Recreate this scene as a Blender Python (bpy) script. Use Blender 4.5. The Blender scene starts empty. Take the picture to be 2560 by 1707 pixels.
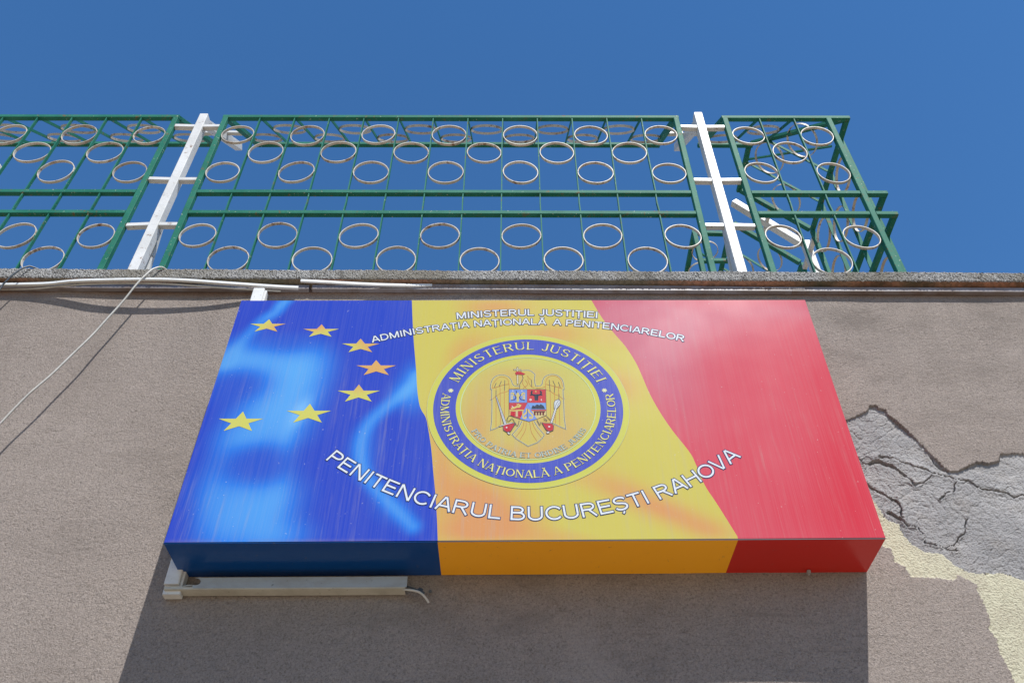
import bpy, bmesh, math, random
import numpy as np
from mathutils import Vector, Matrix
from mathutils.geometry import tessellate_polygon
R = math.radians
random.seed(7)
S = bpy.context.scene
COL = S.collection

# ---------------------------------------------------------------- camera
CAM_Z = 1.6            # eye height; the wall face is the plane y = 0, the camera stands 2.3 m in front
DIST = 2.3
PITCH = 44.4
FPX = 2191.0           # focal length in pixels of the 2560 px wide photograph
cd = bpy.data.cameras.new("camera"); cam = bpy.data.objects.new("camera", cd); COL.objects.link(cam)
cam.location = (0, -DIST, CAM_Z); cam.rotation_euler = (R(90 + PITCH), 0, 0)
cd.sensor_width = 36; cd.lens = FPX / 2560 * 36; cd.clip_start = 0.05; cd.clip_end = 2000
S.camera = cam
# ---------------------------------------------------------------- sky and sun
SUNV = Vector((0.224, -0.478, 0.845)).normalized()
EL = math.asin(SUNV.z); AZ = math.atan2(SUNV.x, SUNV.y)
w = bpy.data.worlds.new("World"); S.world = w; w.use_nodes = True
nt = w.node_tree; bg = nt.nodes['Background']
sk = nt.nodes.new('ShaderNodeTexSky'); sk.sky_type = 'NISHITA'; sk.sun_disc = False
sk.sun_elevation = EL; sk.sun_rotation = AZ; sk.altitude = 300; sk.air_density = 1.0; sk.dust_density = 0.0; sk.ozone_density = 4.0
hs = nt.nodes.new('ShaderNodeHueSaturation'); hs.inputs['Saturation'].default_value = 1.205; nt.links.new(sk.outputs[0], hs.inputs['Color']); nt.links.new(hs.outputs[0], bg.inputs[0]); bg.inputs[1].default_value = 0.102
sd = bpy.data.lights.new("sun", 'SUN'); sd.energy = 5.0; sd.angle = R(0.5); sd.color = (1.0, 0.965, 0.91)
so = bpy.data.objects.new("sun", sd); COL.objects.link(so); so.rotation_euler = SUNV.to_track_quat('Z', 'Y').to_euler(); so.location = (3, -6, 12)
S.view_settings.view_transform = 'Standard'; S.view_settings.look = 'None'; S.view_settings.exposure = 0.72; S.view_settings.gamma = 1

# ---------------------------------------------------------------- helpers
_c, _s = math.cos(R(PITCH)), math.sin(R(PITCH))
def at(u, v, Y):
    "photo pixel -> world point at distance Y from the camera, measured square to the wall"
    a = (u - 1280) / FPX; b = (853.5 - v) / FPX
    d = _c - b * _s
    return Vector((a / d * Y, Y - DIST, (_s + b * _c) / d * Y + CAM_Z))
def lin(c):
    o = []
    for x in c[:3]:
        x = x / 255.0
        o.append(x / 12.92 if x <= 0.04045 else ((x + 0.055) / 1.055) ** 2.4)
    return tuple(o)
def empty(name, loc, label=None, cat=None, group=None, kind=None):
    o = bpy.data.objects.new(name, None); COL.objects.link(o); o.location = loc; o.empty_display_size = .1
    tag(o, label, cat, group, kind); return o
def tag(o, label=None, cat=None, group=None, kind=None):
    if label: o['label'] = label
    if cat: o['category'] = cat
    if group: o['group'] = group
    if kind: o['kind'] = kind
    return o
def root_of(o):
    v = Vector((0, 0, 0))
    while o is not None:
        v += o.location; o = o.parent
    return v
def link(name, verts, faces, mat, parent=None, smooth=False, cols=None, origin=None):
    "verts in world coordinates; a top-level mesh takes origin"
    off = root_of(parent) if parent is not None else Vector(origin or (0, 0, 0))
    me = bpy.data.meshes.new(name)
    me.from_pydata([(v[0] - off.x, v[1] - off.y, v[2] - off.z) for v in verts], [], faces)
    if cols is not None:
        ca = me.color_attributes.new('Col', 'FLOAT_COLOR', 'POINT')
        ca.data.foreach_set('color', np.array([(c[0], c[1], c[2], 1.0) for c in cols], dtype=np.float32).ravel())
    me.materials.append(mat)
    if smooth: me.polygons.foreach_set('use_smooth', [True] * len(me.polygons))
    me.update()
    o = bpy.data.objects.new(name, me); COL.objects.link(o)
    if parent is not None: o.parent = parent
    else: o.location = off
    return o
class MB:
    def __init__(s): s.v = []; s.f = []
    def box(s, a, b):
        x0, y0, z0 = a; x1, y1, z1 = b; n = len(s.v)
        s.v += [(x0,y0,z0),(x1,y0,z0),(x1,y1,z0),(x0,y1,z0),(x0,y0,z1),(x1,y0,z1),(x1,y1,z1),(x0,y1,z1)]
        s.f += [tuple(n + i for i in q) for q in ((0,3,2,1),(4,5,6,7),(0,1,5,4),(1,2,6,5),(2,3,7,6),(3,0,4,7))]
    def bar(s, p, q, w, d, side, bev=0.0):
        "box from p to q; w along 'side', d along the third axis"
        p, q = Vector(p), Vector(q); t = (q - p).normalized(); sd = Vector(side); sd = (sd - t * sd.dot(t)).normalized(); n3 = t.cross(sd)
        if bev > 0:
            prof = [(-w/2+bev,-d/2),(w/2-bev,-d/2),(w/2,-d/2+bev),(w/2,d/2-bev),(w/2-bev,d/2),(-w/2+bev,d/2),(-w/2,d/2-bev),(-w/2,-d/2+bev)]
        else:
            prof = [(-w/2,-d/2),(w/2,-d/2),(w/2,d/2),(-w/2,d/2)]
        n = len(s.v); k = len(prof)
        for c in (p, q):
            for a, b in prof: s.v.append(tuple(c + sd * a + n3 * b))
        for i in range(k):
            j = (i + 1) % k; s.f.append((n+i, n+j, n+k+j, n+k+i))
        s.f.append(tuple(n + k - 1 - i for i in range(k))); s.f.append(tuple(n + k + i for i in range(k)))
    def ring(s, c, ax, ay, az, r, th, d, n=40, wob=0.0):
        "strap ring: circle in the plane ax, ay; strap depth d along az, thickness th"
        c, ax, ay, az = Vector(c), Vector(ax), Vector(ay), Vector(az); b = len(s.v)
        ph = random.uniform(0, 6.28)
        for i in range(n):
            a = 2 * math.pi * i / n; e = ax * math.cos(a) + ay * math.sin(a)
            rr = r * (1 + wob * math.cos(2 * a + ph))
            for dr, dd in ((-th/2, -d/2), (th/2, -d/2), (th/2, d/2), (-th/2, d/2)):
                s.v.append(tuple(c + e * (rr + dr) + az * dd))
        for i in range(n):
            j = (i + 1) % n
            for k in range(4):
                l = (k + 1) % 4; s.f.append((b+4*i+k, b+4*i+l, b+4*j+l, b+4*j+k))
        for sg in (-1, 1):                      # weld beads where the ring meets the bars
            b = len(s.v); o = c + ax * sg * (r + th * .55) + ay * random.uniform(-.006, .006) - az * d * .3; q = random.uniform(.0028, .0052)
            for e in (ax, -ax, ay * 1.9, -ay * 1.9, az * 1.2, -az * 1.2): s.v.append(tuple(o + e * q))
            s.f += [(b,b+2,b+4),(b+2,b+1,b+4),(b+1,b+3,b+4),(b+3,b,b+4),(b+2,b,b+5),(b+1,b+2,b+5),(b+3,b+1,b+5),(b,b+3,b+5)]
    def tube(s, pts, r, n=8, cap=True):
        pts = [Vector(p) for p in pts]; b = len(s.v); m = len(pts)
        for i, p in enumerate(pts):
            t = (pts[min(i+1, m-1)] - pts[max(i-1, 0)]).normalized()
            u = t.cross(Vector((0.13, -0.9, 0.31))).normalized(); v = t.cross(u)
            for k in range(n):
                a = 2 * math.pi * k / n; s.v.append(tuple(p + u * math.cos(a) * r + v * math.sin(a) * r))
        for i in range(m - 1):
            for k in range(n):
                l = (k + 1) % n; s.f.append((b+i*n+k, b+i*n+l, b+(i+1)*n+l, b+(i+1)*n+k))
        if cap:
            s.f.append(tuple(b + n - 1 - k for k in range(n))); s.f.append(tuple(b + (m-1)*n + k for k in range(n)))
    def build(s, name, mat, parent=None, smooth=False, origin=None):
        return link(name, s.v, s.f, mat, parent, smooth, origin=origin)
def spline(pts, n=8):
    P = [Vector(p) for p in pts]; P = [P[0]*2-P[1]] + P + [P[-1]*2-P[-2]]; out = []
    for i in range(1, len(P) - 2):
        for k in range(n):
            t = k / n; a, b, c, d = P[i-1], P[i], P[i+1], P[i+2]
            out.append(0.5 * ((2*b) + (-a + c)*t + (2*a - 5*b + 4*c - d)*t*t + (-a + 3*b - 3*c + d)*t**3))
    out.append(P[-2]); return out

# ---------------------------------------------------------------- materials
class M:
    K = 0.70                                # base colours scaled below their nominal values to balance the raised exposure
    def __init__(s, name, rough=.6, spec=.5):
        s.m = bpy.data.materials.new(name); s.m.use_nodes = True; s.t = s.m.node_tree; s.b = s.t.nodes['Principled BSDF']
        s.b.inputs['Roughness'].default_value = rough; s.b.inputs['Specular IOR Level'].default_value = spec
        s.co = s.t.nodes.new('ShaderNodeTexCoord').outputs['Object']
    def n(s, t, **k):
        x = s.t.nodes.new(t)
        for a, b in k.items(): setattr(x, a, b)
        return x
    def l(s, a, b): s.t.links.new(a, b)
    def noise(s, scale, detail=3, rough=.5, stretch=None, dist=0):
        x = s.n('ShaderNodeTexNoise'); x.inputs['Scale'].default_value = scale; x.inputs['Detail'].default_value = detail
        x.inputs['Roughness'].default_value = rough; x.inputs['Distortion'].default_value = dist
        mp = s.n('ShaderNodeMapping'); mp.inputs['Scale'].default_value = stretch or (1, 1, 1)
        mp.inputs['Rotation'].default_value = (.61, .47, .83); s.l(s.co, mp.inputs[0]); s.l(mp.outputs[0], x.inputs[0])   # turned off the noise lattice
        return x.outputs[0]
    def ramp(s, fac, stops):
        x = s.n('ShaderNodeValToRGB'); s.l(fac, x.inputs[0]); e = x.color_ramp.elements
        while len(e) < len(stops): e.new(.5)
        for i, (p, c) in enumerate(stops):
            e[i].position = p; e[i].color = (*c, 1) if not isinstance(c, (int, float)) else (c, c, c, 1)
        return x.outputs[0]
    def mix(s, fac, a, b, mode='MIX'):
        x = s.n('ShaderNodeMix', data_type='RGBA', blend_type=mode)
        for i, v in ((0, fac), (6, a), (7, b)):
            if isinstance(v, (int, float)): x.inputs[i].default_value = v if i == 0 else (v, v, v, 1)
            elif isinstance(v, tuple): x.inputs[i].default_value = (*v[:3], 1)
            else: s.l(v, x.inputs[i])
        return x.outputs[2]
    def math(s, op, a, b=0.0):
        x = s.n('ShaderNodeMath', operation=op)
        for i, v in ((0, a), (1, b)):
            if isinstance(v, (int, float)): x.inputs[i].default_value = v
            else: s.l(v, x.inputs[i])
        return x.outputs[0]
    def color(s, c):
        s.l(s.mix(1.0, c, (s.K, s.K, s.K), 'MULTIPLY'), s.b.inputs['Base Color'])
    def bump(s, h, strength, dist=.01, prev=None):
        x = s.n('ShaderNodeBump'); x.inputs['Strength'].default_value = strength; x.inputs['Distance'].default_value = dist
        s.l(h, x.inputs['Height'])
        if prev is not None: s.l(prev, x.inputs['Normal'])
        return x.outputs[0]
    def normal(s, n): s.l(n, s.b.inputs['Normal'])

def mat_stucco(name, base, dark, light, grain=.9):
    m = M(name, .9, .2)
    big = m.noise(1.6, 4, .6); mid = m.noise(9, 4, .6); blot = m.noise(3.5, 5, .65, (1, 1, .45))
    fine = m.noise(200, 4, .65, None, .9); fine2 = m.noise(80, 4, .65, None, .6); worm = m.noise(85, 4, .65, (.7, 1, 1.3), 1.2)
    c = m.mix(m.ramp(big, [(.35, 0), (.68, 1)]), dark, light)
    c = m.mix(.55, c, base)
    c = m.mix(m.math('MULTIPLY', m.ramp(mid, [(.45, 0), (.75, 1)]), .28), c, dark)
    c = m.mix(m.math('MULTIPLY', m.ramp(blot, [(.56, 0), (.75, 1)]), .35), c, tuple(x * .72 for x in dark))
    # low spots of the fine and worm noises are darker
    c = m.mix(m.math('MULTIPLY', m.ramp(fine, [(.37, 1), (.49, 0)]), .62), c, tuple(x * .42 for x in dark))
    c = m.mix(m.math('MULTIPLY', m.ramp(worm, [(.33, 1), (.44, 0)]), .36), c, tuple(x * .42 for x in dark))
    c = m.mix(m.math('MULTIPLY', m.ramp(fine, [(.54, 0), (.68, 1)]), .42), c, tuple(min(1, x * 1.35) for x in light))
    sx = m.n('ShaderNodeSeparateXYZ'); m.l(m.co, sx.inputs[0])
    drip = m.math('MULTIPLY', m.ramp(m.noise(9, 4, .6, (1, 1, .06)), [(.46, 0), (.66, 1)]), m.ramp(m.math('DIVIDE', sx.outputs[2], 5.0), [(.68, .0), (.83, 1)]))
    c = m.mix(m.math('MULTIPLY', drip, .38), c, tuple(x * .6 for x in dark))
    smear = m.math('MULTIPLY', m.ramp(m.noise(5, 5, .7, (.6, 1, 1.5)), [(.50, 0), (.66, 1)]), m.ramp(m.noise(1.1, 2), [(.38, 0), (.58, 1)]))
    c = m.mix(m.math('MULTIPLY', smear, .55), c, tuple(x * .62 for x in dark))
    c = m.mix(m.math('MULTIPLY', m.ramp(m.noise(3, 4, .6), [(.6, 0), (.72, 1)]), .35), c, tuple(x * 1.12 for x in light))
    rim = m.math('MULTIPLY', m.ramp(m.math('DIVIDE', sx.outputs[2], 5.0), [(.8185, 0), (.8225, 1)]), m.ramp(m.noise(4, 4, .6), [(.35, .25), (.6, 1)]))
    c = m.mix(m.math('MULTIPLY', rim, .75), c, (.27, .135, .085))
    lines = m.ramp(m.noise(30, 4, .7, (.22, 1, 2.6), .5), [(.60, 0), (.68, 1)])
    c = m.mix(m.math('MULTIPLY', lines, .30), c, tuple(x * .55 for x in dark))
    m.color(c)
    trowel = m.noise(26, 3, .6, (.6, 1, 1.5), .8)
    n1 = m.bump(fine, grain, .006); n2 = m.bump(fine2, .35, .008, n1); n3 = m.bump(trowel, .18, .01, n2)
    m.normal(n3); return m.m
TAUPE = mat_stucco('taupe_stucco', (.352, .300, .266), (.298, .252, .222), (.398, .344, .308), .85)
def mat_cream():
    m = M('cream_render', .9, .2)
    fine = m.noise(170, 3, .6); mid = m.noise(12, 3)
    c = m.mix(m.ramp(mid, [(.4, 0), (.7, 1)]), (.60, .57, .42), (.52, .48, .36))
    c = m.mix(m.math('MULTIPLY', m.ramp(fine, [(.36, 1), (.5, 0)]), .45), c, (.25, .22, .16))
    m.color(c); m.normal(m.bump(fine, 1.0, .006)); return m.m
CREAM = mat_cream()
def mat_grey_render():
    m = M('grey_base_render', .92, .15)
    big = m.noise(5, 4, .6); fine = m.noise(170, 4, .65); gouge = m.noise(45, 3, .6, (.5, 1, 1.6), .6)
    c = m.mix(m.ramp(big, [(.35, 0), (.7, 1)]), (.285, .28, .282), (.40, .39, .385))
    c = m.mix(m.math('MULTIPLY', m.ramp(m.noise(14, 3), [(.5, 0), (.75, 1)]), .3), c, (.37, .33, .29))
    c = m.mix(m.math('MULTIPLY', m.ramp(fine, [(.35, 1), (.5, 0)]), .35), c, (.17, .16, .155))
    m.color(c); m.normal(m.bump(gouge, .38, .010, m.bump(fine, .75, .005))); return m.m
GREYR = mat_grey_render()
def mat_ledge():
    m = M('pebbled_concrete', .9, .2)
    vo = m.n('ShaderNodeTexVoronoi'); vo.inputs['Scale'].default_value = 210; m.l(m.co, vo.inputs[0])
    sp = m.noise(200, 3, .6); big = m.noise(3.0, 4, .6, (1, 1, .5))
    c = m.mix(m.ramp(sp, [(.40, 0), (.60, 1)]), (.09, .085, .08), (.46, .46, .45))
    c = m.mix(m.math('MULTIPLY', m.ramp(vo.outputs[0], [(.0, 1), (.35, 0)]), .5), c, (.70, .71, .72))
    c = m.mix(m.math('MULTIPLY', m.ramp(big, [(.44, 0), (.60, 1)]), .68), c, (.17, .15, .11))
    c = m.mix(m.math('MULTIPLY', m.ramp(m.noise(14, 4, .7, (1, 1, .4)), [(.56, 0), (.66, 1)]), .6), c, (.08, .075, .065))
    m.color(c); m.normal(m.bump(sp, .8, .006)); return m.m
LEDGE = mat_ledge()
def mat_soffit():
    m = M('stained_soffit', .9, .2)
    a = m.noise(2.2, 4, .6); b = m.noise(70, 3, .6)
    c = m.mix(m.ramp(a, [(.40, 0), (.58, 1)]), (.20, .175, .12), (.46, .23, .15))
    c = m.mix(m.math('MULTIPLY', m.ramp(m.noise(7, 3, .6), [(.5, 0), (.7, 1)]), .7), c, (.05, .05, .03))
    c = m.mix(m.math('MULTIPLY', m.ramp(b, [(.4, 1), (.55, 0)]), .4), c, (.06, .055, .04))
    m.color(c); m.normal(m.bump(b, .6, .006)); return m.m
SOFFIT = mat_soffit()
def mat_metal(name, base, fade, rust_lo=.60, rust_amt=.9, rough=.45, chips=None, cen=25, spec=.22):
    m = M(name, rough, spec)
    c = m.mix(m.ramp(m.noise(6, 4), [(.35, 0), (.7, 1)]), base, fade)
    c = m.mix(m.math('MULTIPLY', m.ramp(m.noise(60, 4, .7), [(.45, 0), (.8, 1)]), .22), c, tuple(x * .55 for x in base))
    r = m.math('MULTIPLY', m.ramp(m.noise(cen, 5, .72), [(rust_lo, 0), (rust_lo + .07, 1)]), m.ramp(m.noise(2.3, 2), [(.40, .25), (.6, 1)]))
    c = m.mix(m.math('MULTIPLY', r, rust_amt), c, (.20, .095, .035))
    if chips: c = m.mix(m.math('MULTIPLY', m.ramp(m.noise(75, 3, .6), [(.67, 0), (.70, 1)]), .8), c, chips)
    m.color(c); m.normal(m.bump(m.noise(90, 3), .15, .003)); return m.m
GREEN = mat_metal('green_paint', (.018, .150, .104), (.036, .205, .148), .585, .8, .6, (.42, .46, .38), 30, spec=.07)
WHITE = mat_metal('white_paint', (.76, .77, .77), (.60, .61, .60), .59, .9, .4, None, 30)
RINGW = mat_metal('worn_white_paint', (.66, .63, .57), (.42, .37, .31), .53, .95, .5, None, 38)
def mat_plastic(name, base, dirt, lo=.5, amt=.5, rough=.45):
    m = M(name, rough, .4)
    c = m.mix(m.math('MULTIPLY', m.ramp(m.noise(12, 5, .65, (1, 1, 2)), [(lo, 0), (lo + .25, 1)]), amt), base, dirt)
    c = m.mix(m.math('MULTIPLY', m.ramp(m.noise(120, 2), [(.68, 0), (.74, 1)]), .6), c, tuple(x * .4 for x in dirt))
    m.color(c); return m.m
DUCT = mat_plastic('white_duct_plastic', (.74, .76, .76), (.50, .47, .40))
DUCTS = mat_plastic('shaded_duct_plastic', (.40, .45, .50), (.30, .30, .29), .45, .6)  # white duct front below the sign, its bluish shade put into the colour
DUCTG = mat_plastic('grey_duct_plastic', (.27, .25, .26), (.17, .12, .09), .4, .7)
DUCTY = mat_plastic('yellowed_duct_plastic', (.58, .57, .50), (.36, .34, .28), .45, .6)
CABW = mat_plastic('old_white_cable', (.55, .54, .50), (.3, .28, .24), .45, .6)
CABD = mat_plastic('dark_cable', (.045, .06, .075), (.09, .09, .09))
def mat_print():
    "printed film on acrylic: the artwork's colours sit in the vertices; dust runs and faint vertical ribs on top"
    m = M('printed_film', .26, .13); m.K = .56
    a = m.n('ShaderNodeVertexColor'); a.layer_name = 'Col'
    ribs = m.noise(10, 2, .5, (26, 1, .18)); runs = m.noise(10, 4, .7, (7, 1, .32)); patch = m.noise(2.6, 3, .6)
    spots = m.noise(130, 1, .5)
    c = m.mix(m.math('MULTIPLY', m.ramp(ribs, [(.40, 0), (.62, 1)]), .04), a.outputs[0], (.62, .60, .60))
    k = m.math('MULTIPLY', m.ramp(runs, [(.53, 0), (.74, 1)]), m.ramp(patch, [(.38, .1), (.66, 1)]))
    sx = m.n('ShaderNodeSeparateXYZ'); m.l(m.co, sx.inputs[0]); low = m.ramp(sx.outputs[2], [(0.0, 1), (.75, .25)])
    c = m.mix(m.math('MULTIPLY', m.math('MULTIPLY', k, low), .42), c, (.50, .46, .42))
    c = m.mix(m.math('MULTIPLY', m.ramp(sx.outputs[2], [(0.0, .5), (.018, 0)]), m.ramp(m.noise(11, 4), [(.4, 0), (.6, 1)])), c, (.34, .27, .22))
    c = m.mix(m.math('MULTIPLY', m.ramp(spots, [(.765, 0), (.785, 1)]), .35), c, (.70, .68, .66))
    m.color(c)
    m.l(m.ramp(patch, [(.3, .16), (.7, .26)]), m.b.inputs['Roughness'])
    return m.m
PRINT = mat_print()
def mat_gloss(name, c, d):
    m = M(name, .22, .35); m.K = 1.0
    k = m.mix(m.math('MULTIPLY', m.ramp(m.noise(5, 4, .6, (1, 1, 1)), [(.45, 0), (.75, 1)]), .35), c, d)
    k = m.mix(m.math('MULTIPLY', m.ramp(m.noise(40, 4, .7), [(.66, 0), (.72, 1)]), .45), k, (.10, .09, .08))
    m.color(k); m.normal(m.bump(m.noise(2, 2), .08, .05)); return m.m
NAVY = mat_gloss('navy_acrylic', (.004, .048, .200), (.006, .055, .21))
ORANGE = mat_gloss('amber_acrylic', (.82, .37, .015), (.72, .30, .012))
CRIMSON = mat_gloss('crimson_acrylic', (.46, .018, .012), (.40, .02, .015))

# ---------------------------------------------------------------- ground
gm = M('pale_pavement', .9, .2)
gm.color(gm.mix(gm.ramp(gm.noise(1.2, 4), [(.35, 0), (.7, 1)]), (.40, .32, .235), (.48, .39, .29))); gm.normal(gm.bump(gm.noise(60, 3), .4, .01))
g = link('ground', [(-400,-400,0),(400,-400,0),(400,400,0),(-400,400,0)], [(0,1,2,3)], gm.m); tag(g, kind='structure')

# ---------------------------------------------------------------- the building: stuccoed wall, coping, roof
house = empty('building', (0, 0, 0), 'taupe stuccoed building with pebbled concrete roof edge and fallen plaster', 'building')
def vnoise(x, z, seed, f):
    rs = np.random.RandomState(seed); o = np.zeros_like(x)
    for i in range(7):
        a = rs.uniform(0, 2*np.pi); k = f * rs.uniform(.5, 1.8); p = rs.uniform(0, 6.28)
        o += np.sin(k * (x*np.cos(a) + z*np.sin(a)) + p)
    return o / 7
def sheet(x, z):
    return 0.006 * vnoise(x, z, 3, 5.0) + 0.0022 * vnoise(x, z, 5, 17) + .003
SLOPE = -0.0062
ZT = CAM_Z + 2.549        # underside of the coping
PX0, PX1, PZ0, PZ1 = .86, 2.36, CAM_Z + .86, CAM_Z + 2.02   # rectangle that holds the damaged plaster
def grid(xs, zs, fy):
    X, Z = np.meshgrid(xs, zs); Yv = fy(X, Z)
    v = np.stack([X.ravel(), Yv.ravel(), Z.ravel()], 1); n, m = len(xs), len(zs)
    i = np.arange(n * m).reshape(m, n)
    f = np.stack([i[:-1, :-1].ravel(), i[:-1, 1:].ravel(), i[1:, 1:].ravel(), i[1:, :-1].ravel()], 1)
    return v, f
def fill(a, b, step):
    k = max(1, int(round((b - a) / step))); return np.linspace(a, b, k + 1)
V, F = [], []
xs_all = [fill(-7, -2.4, .3), fill(-2.4, PX0, .03), fill(PX0, PX1, .03), fill(PX1, 8, .3)]
zs_all = [fill(0, 2.0, .3), fill(2.0, PZ0, .03), fill(PZ0, PZ1, .03), fill(PZ1, ZT + .05, .03)]
off = 0
for i, xa in enumerate(xs_all):
    for j, za in enumerate(zs_all):
        if i == 2 and j == 2: continue
        v, f = grid(xa, za, sheet); V.append(v); F.append(f + off); off += len(v)
link('stucco', np.concatenate(V).tolist(), np.concatenate(F).tolist(), TAUPE, house, smooth=True)
# the damaged patch
def zp(x, y):
    p = at(2060 + x / 2.1, 960 + y / 2.1, DIST); return (p.x, p.z)
upper = [(-140,330),(-60,270),(60,225),(115,190),(160,165),(230,135),(245,110),(270,105),(330,135),(345,165),(385,190),(430,230),(480,282),(520,315),(560,360),(600,402),(620,425),(660,452),(710,455),(750,432),(800,405),(830,404),(860,412),(925,395),(930,360),(975,362),(1000,352),(1050,358),(1110,350),(1200,372),(1320,350),(1420,420)]
lower = [(1460,900),(1400,1060),(1200,1045),(1100,1040),(1040,1020),(1000,1000),(930,985),(830,990),(740,975),(680,940),(620,885),(540,880),(470,840),(420,790),(400,730),(330,700),(300,660),(260,600),(215,560),(150,520),(0,480),(-140,470)]
grey_poly = [zp(*p) for p in upper + lower]
cb = [(-140,470),(150,560),(240,760),(315,848),(355,855),(375,925),(415,950),(460,1005),(530,1010),(590,1015),(690,1030),(700,995),(740,1015),(800,1050),(810,1090),(850,1170),(875,1230),(870,1280),(910,1330),(930,1410),(985,1500),(1010,1568),(1060,1640),(1500,1640),(1500,1000)]
cream_poly = [zp(*p) for p in cb + lower[1:]]
def inside(px, pz, poly):
    r = np.zeros(px.shape, bool); n = len(poly)
    for i in range(n):
        x0, z0 = poly[i]; x1, z1 = poly[(i+1) % n]
        if z0 == z1: continue
        c = ((z0 > pz) != (z1 > pz)) & (px < (x1 - x0) * (pz - z0) / (z1 - z0) + x0); r ^= c
    return r
def dist(px, pz, line):
    d = np.full(px.shape, 9.0)
    for (x0, z0), (x1, z1) in zip(line[:-1], line[1:]):
        dx, dz = x1-x0, z1-z0; t = np.clip(((px-x0)*dx + (pz-z0)*dz) / (dx*dx + dz*dz + 1e-12), 0, 1)
        d = np.minimum(d, np.hypot(px - x0 - t*dx, pz - z0 - t*dz))
    return d
STEP = .0030
xs = fill(PX0, PX1, STEP); zs = fill(PZ0, PZ1, STEP)
X, Z = np.meshgrid(xs, zs)
jx = X + .0012 * np.random.RandomState(1).normal(0, 1, X.shape) + .0032 * vnoise(X, Z, 11, 420) + .004 * vnoise(X, Z, 12, 90); jz = Z + .0012 * np.random.RandomState(2).normal(0, 1, X.shape) + .0032 * vnoise(X, Z, 13, 420) + .004 * vnoise(X, Z, 14, 90)
G = inside(jx, jz, grey_poly); C = inside(jx, jz, cream_poly) & ~G
base = sheet(X, Z)
cracks = [([(120,372),(180,380),(215,400),(245,412)], .004, .010), ([(235,406),(300,402),(350,418),(400,447),(430,472)], .0095, .020), ([(430,470),(470,500),(482,522)], .005, .012),
  ([(200,495),(225,515),(270,545),(330,575),(380,605)], .0060, .014), ([(375,600),(412,640),(412,690)], .0045, .012), ([(345,668),(375,685),(400,698)], .0085, .020), ([(405,705),(440,730),(500,745),(520,780),(535,825),(640,845),(690,835),(720,800),(745,760),(760,690)], .0030, .009),
  ([(300,372),(345,378),(400,392),(470,420),(530,432),(570,452),(620,465),(670,478),(700,492),(770,502),(830,540),(880,540),(960,555),(1010,580),(1050,565),(1180,600),(1300,570)], .0042, .013), ([(700,500),(688,550),(640,570),(618,600)], .0030, .009), ([(572,468),(530,510),(485,518)], .0028, .007), ([(640,850),(670,865),(700,862)], .003, .008), ([(160,400),(120,395),(60,380)], .003, .01), ([(560,372),(600,420),(650,452)], .004, .009)]
kx = X + .0028 * vnoise(X, Z, 51, 330) + .0060 * vnoise(X, Z, 52, 110); kz = Z + .0028 * vnoise(X, Z, 53, 330) + .0060 * vnoise(X, Z, 54, 110)
rel = .0040 * vnoise(X, Z, 21, 24) + .0012 * vnoise(X, Z, 22, 70) + .0008 * np.abs(vnoise(X, Z, 23, 170)) * 2
# broken lumps: terraces of loosened render
t1 = vnoise(X, Z, 24, 34); rel += .0020 * (np.tanh((t1 - .12) * 18)) * .5
ridge = 1 - np.abs(vnoise(X * .8, Z * 1.25, 61, 95)) * 2.4; ridge2 = 1 - np.abs(vnoise(X * .75, Z * 1.3, 62, 230)) * 2.4
rel += .0022 * np.clip(ridge, 0, 1) ** 4 * (vnoise(X, Z, 63, 18) > -.05) + .0011 * np.clip(ridge2, 0, 1) ** 3 + .00045 * np.random.RandomState(8).normal(0, 1, X.shape)
grey = base + .0062 + .0030 * vnoise(X, Z, 64, 12) + rel
for line, wd, dp in cracks:
    L = [zp(*p) for p in line]; wob = 1 + 1.3 * vnoise(X, Z, 31, 90)
    d = dist(kx, kz, L); grey += dp * .85 * np.clip(1.25 - (d / (wd * .50 * np.maximum(wob, .25))) ** 3, 0, 1) - .0022 * np.exp(-((d - 2.0*wd) / (1.6*wd)) ** 2) * (vnoise(X, Z, 33, 60) > -.1)
# the lip between the two main boundary cracks stands a little proud
cream = base + .0022 + .0006 * vnoise(X, Z, 41, 150)
Y = np.where(G, grey, np.where(C, cream, base))
edge = np.minimum.reduce([X - PX0, PX1 - X, Z - PZ0, PZ1 - Z]); k = np.clip(edge / .02, 0, 1); Y = base * (1 - k) + Y * k
Vp = np.stack([X.ravel(), Y.ravel(), Z.ravel()], 1); n, mm = len(xs), len(zs)
idx = np.arange(n * mm).reshape(mm, n); Fq = np.stack([idx[:-1,:-1].ravel(), idx[:-1,1:].ravel(), idx[1:,1:].ravel(), idx[1:,:-1].ravel()], 1)
cnt = G.ravel()[Fq].sum(1); cc = C.ravel()[Fq].sum(1)
reg = np.where(cnt >= 2, 1, np.where(cc >= 2, 2, 0))
for r_, nm, mt in ((0, 'broken_stucco_edge', TAUPE), (1, 'exposed_render', GREYR), (2, 'old_cream_coat', CREAM)):
    fs = Fq[reg == r_]; u, inv = np.unique(fs, return_inverse=True)
    link(nm, Vp[u].tolist(), inv.reshape(-1, 4).tolist(), mt, house, smooth=False if r_ == 1 else True)
# body of the building behind the skin
mb = MB(); mb.box((-7, .06, 0), (8, 9, ZT + .02)); mb.build('wall_core', TAUPE, house)
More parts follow.
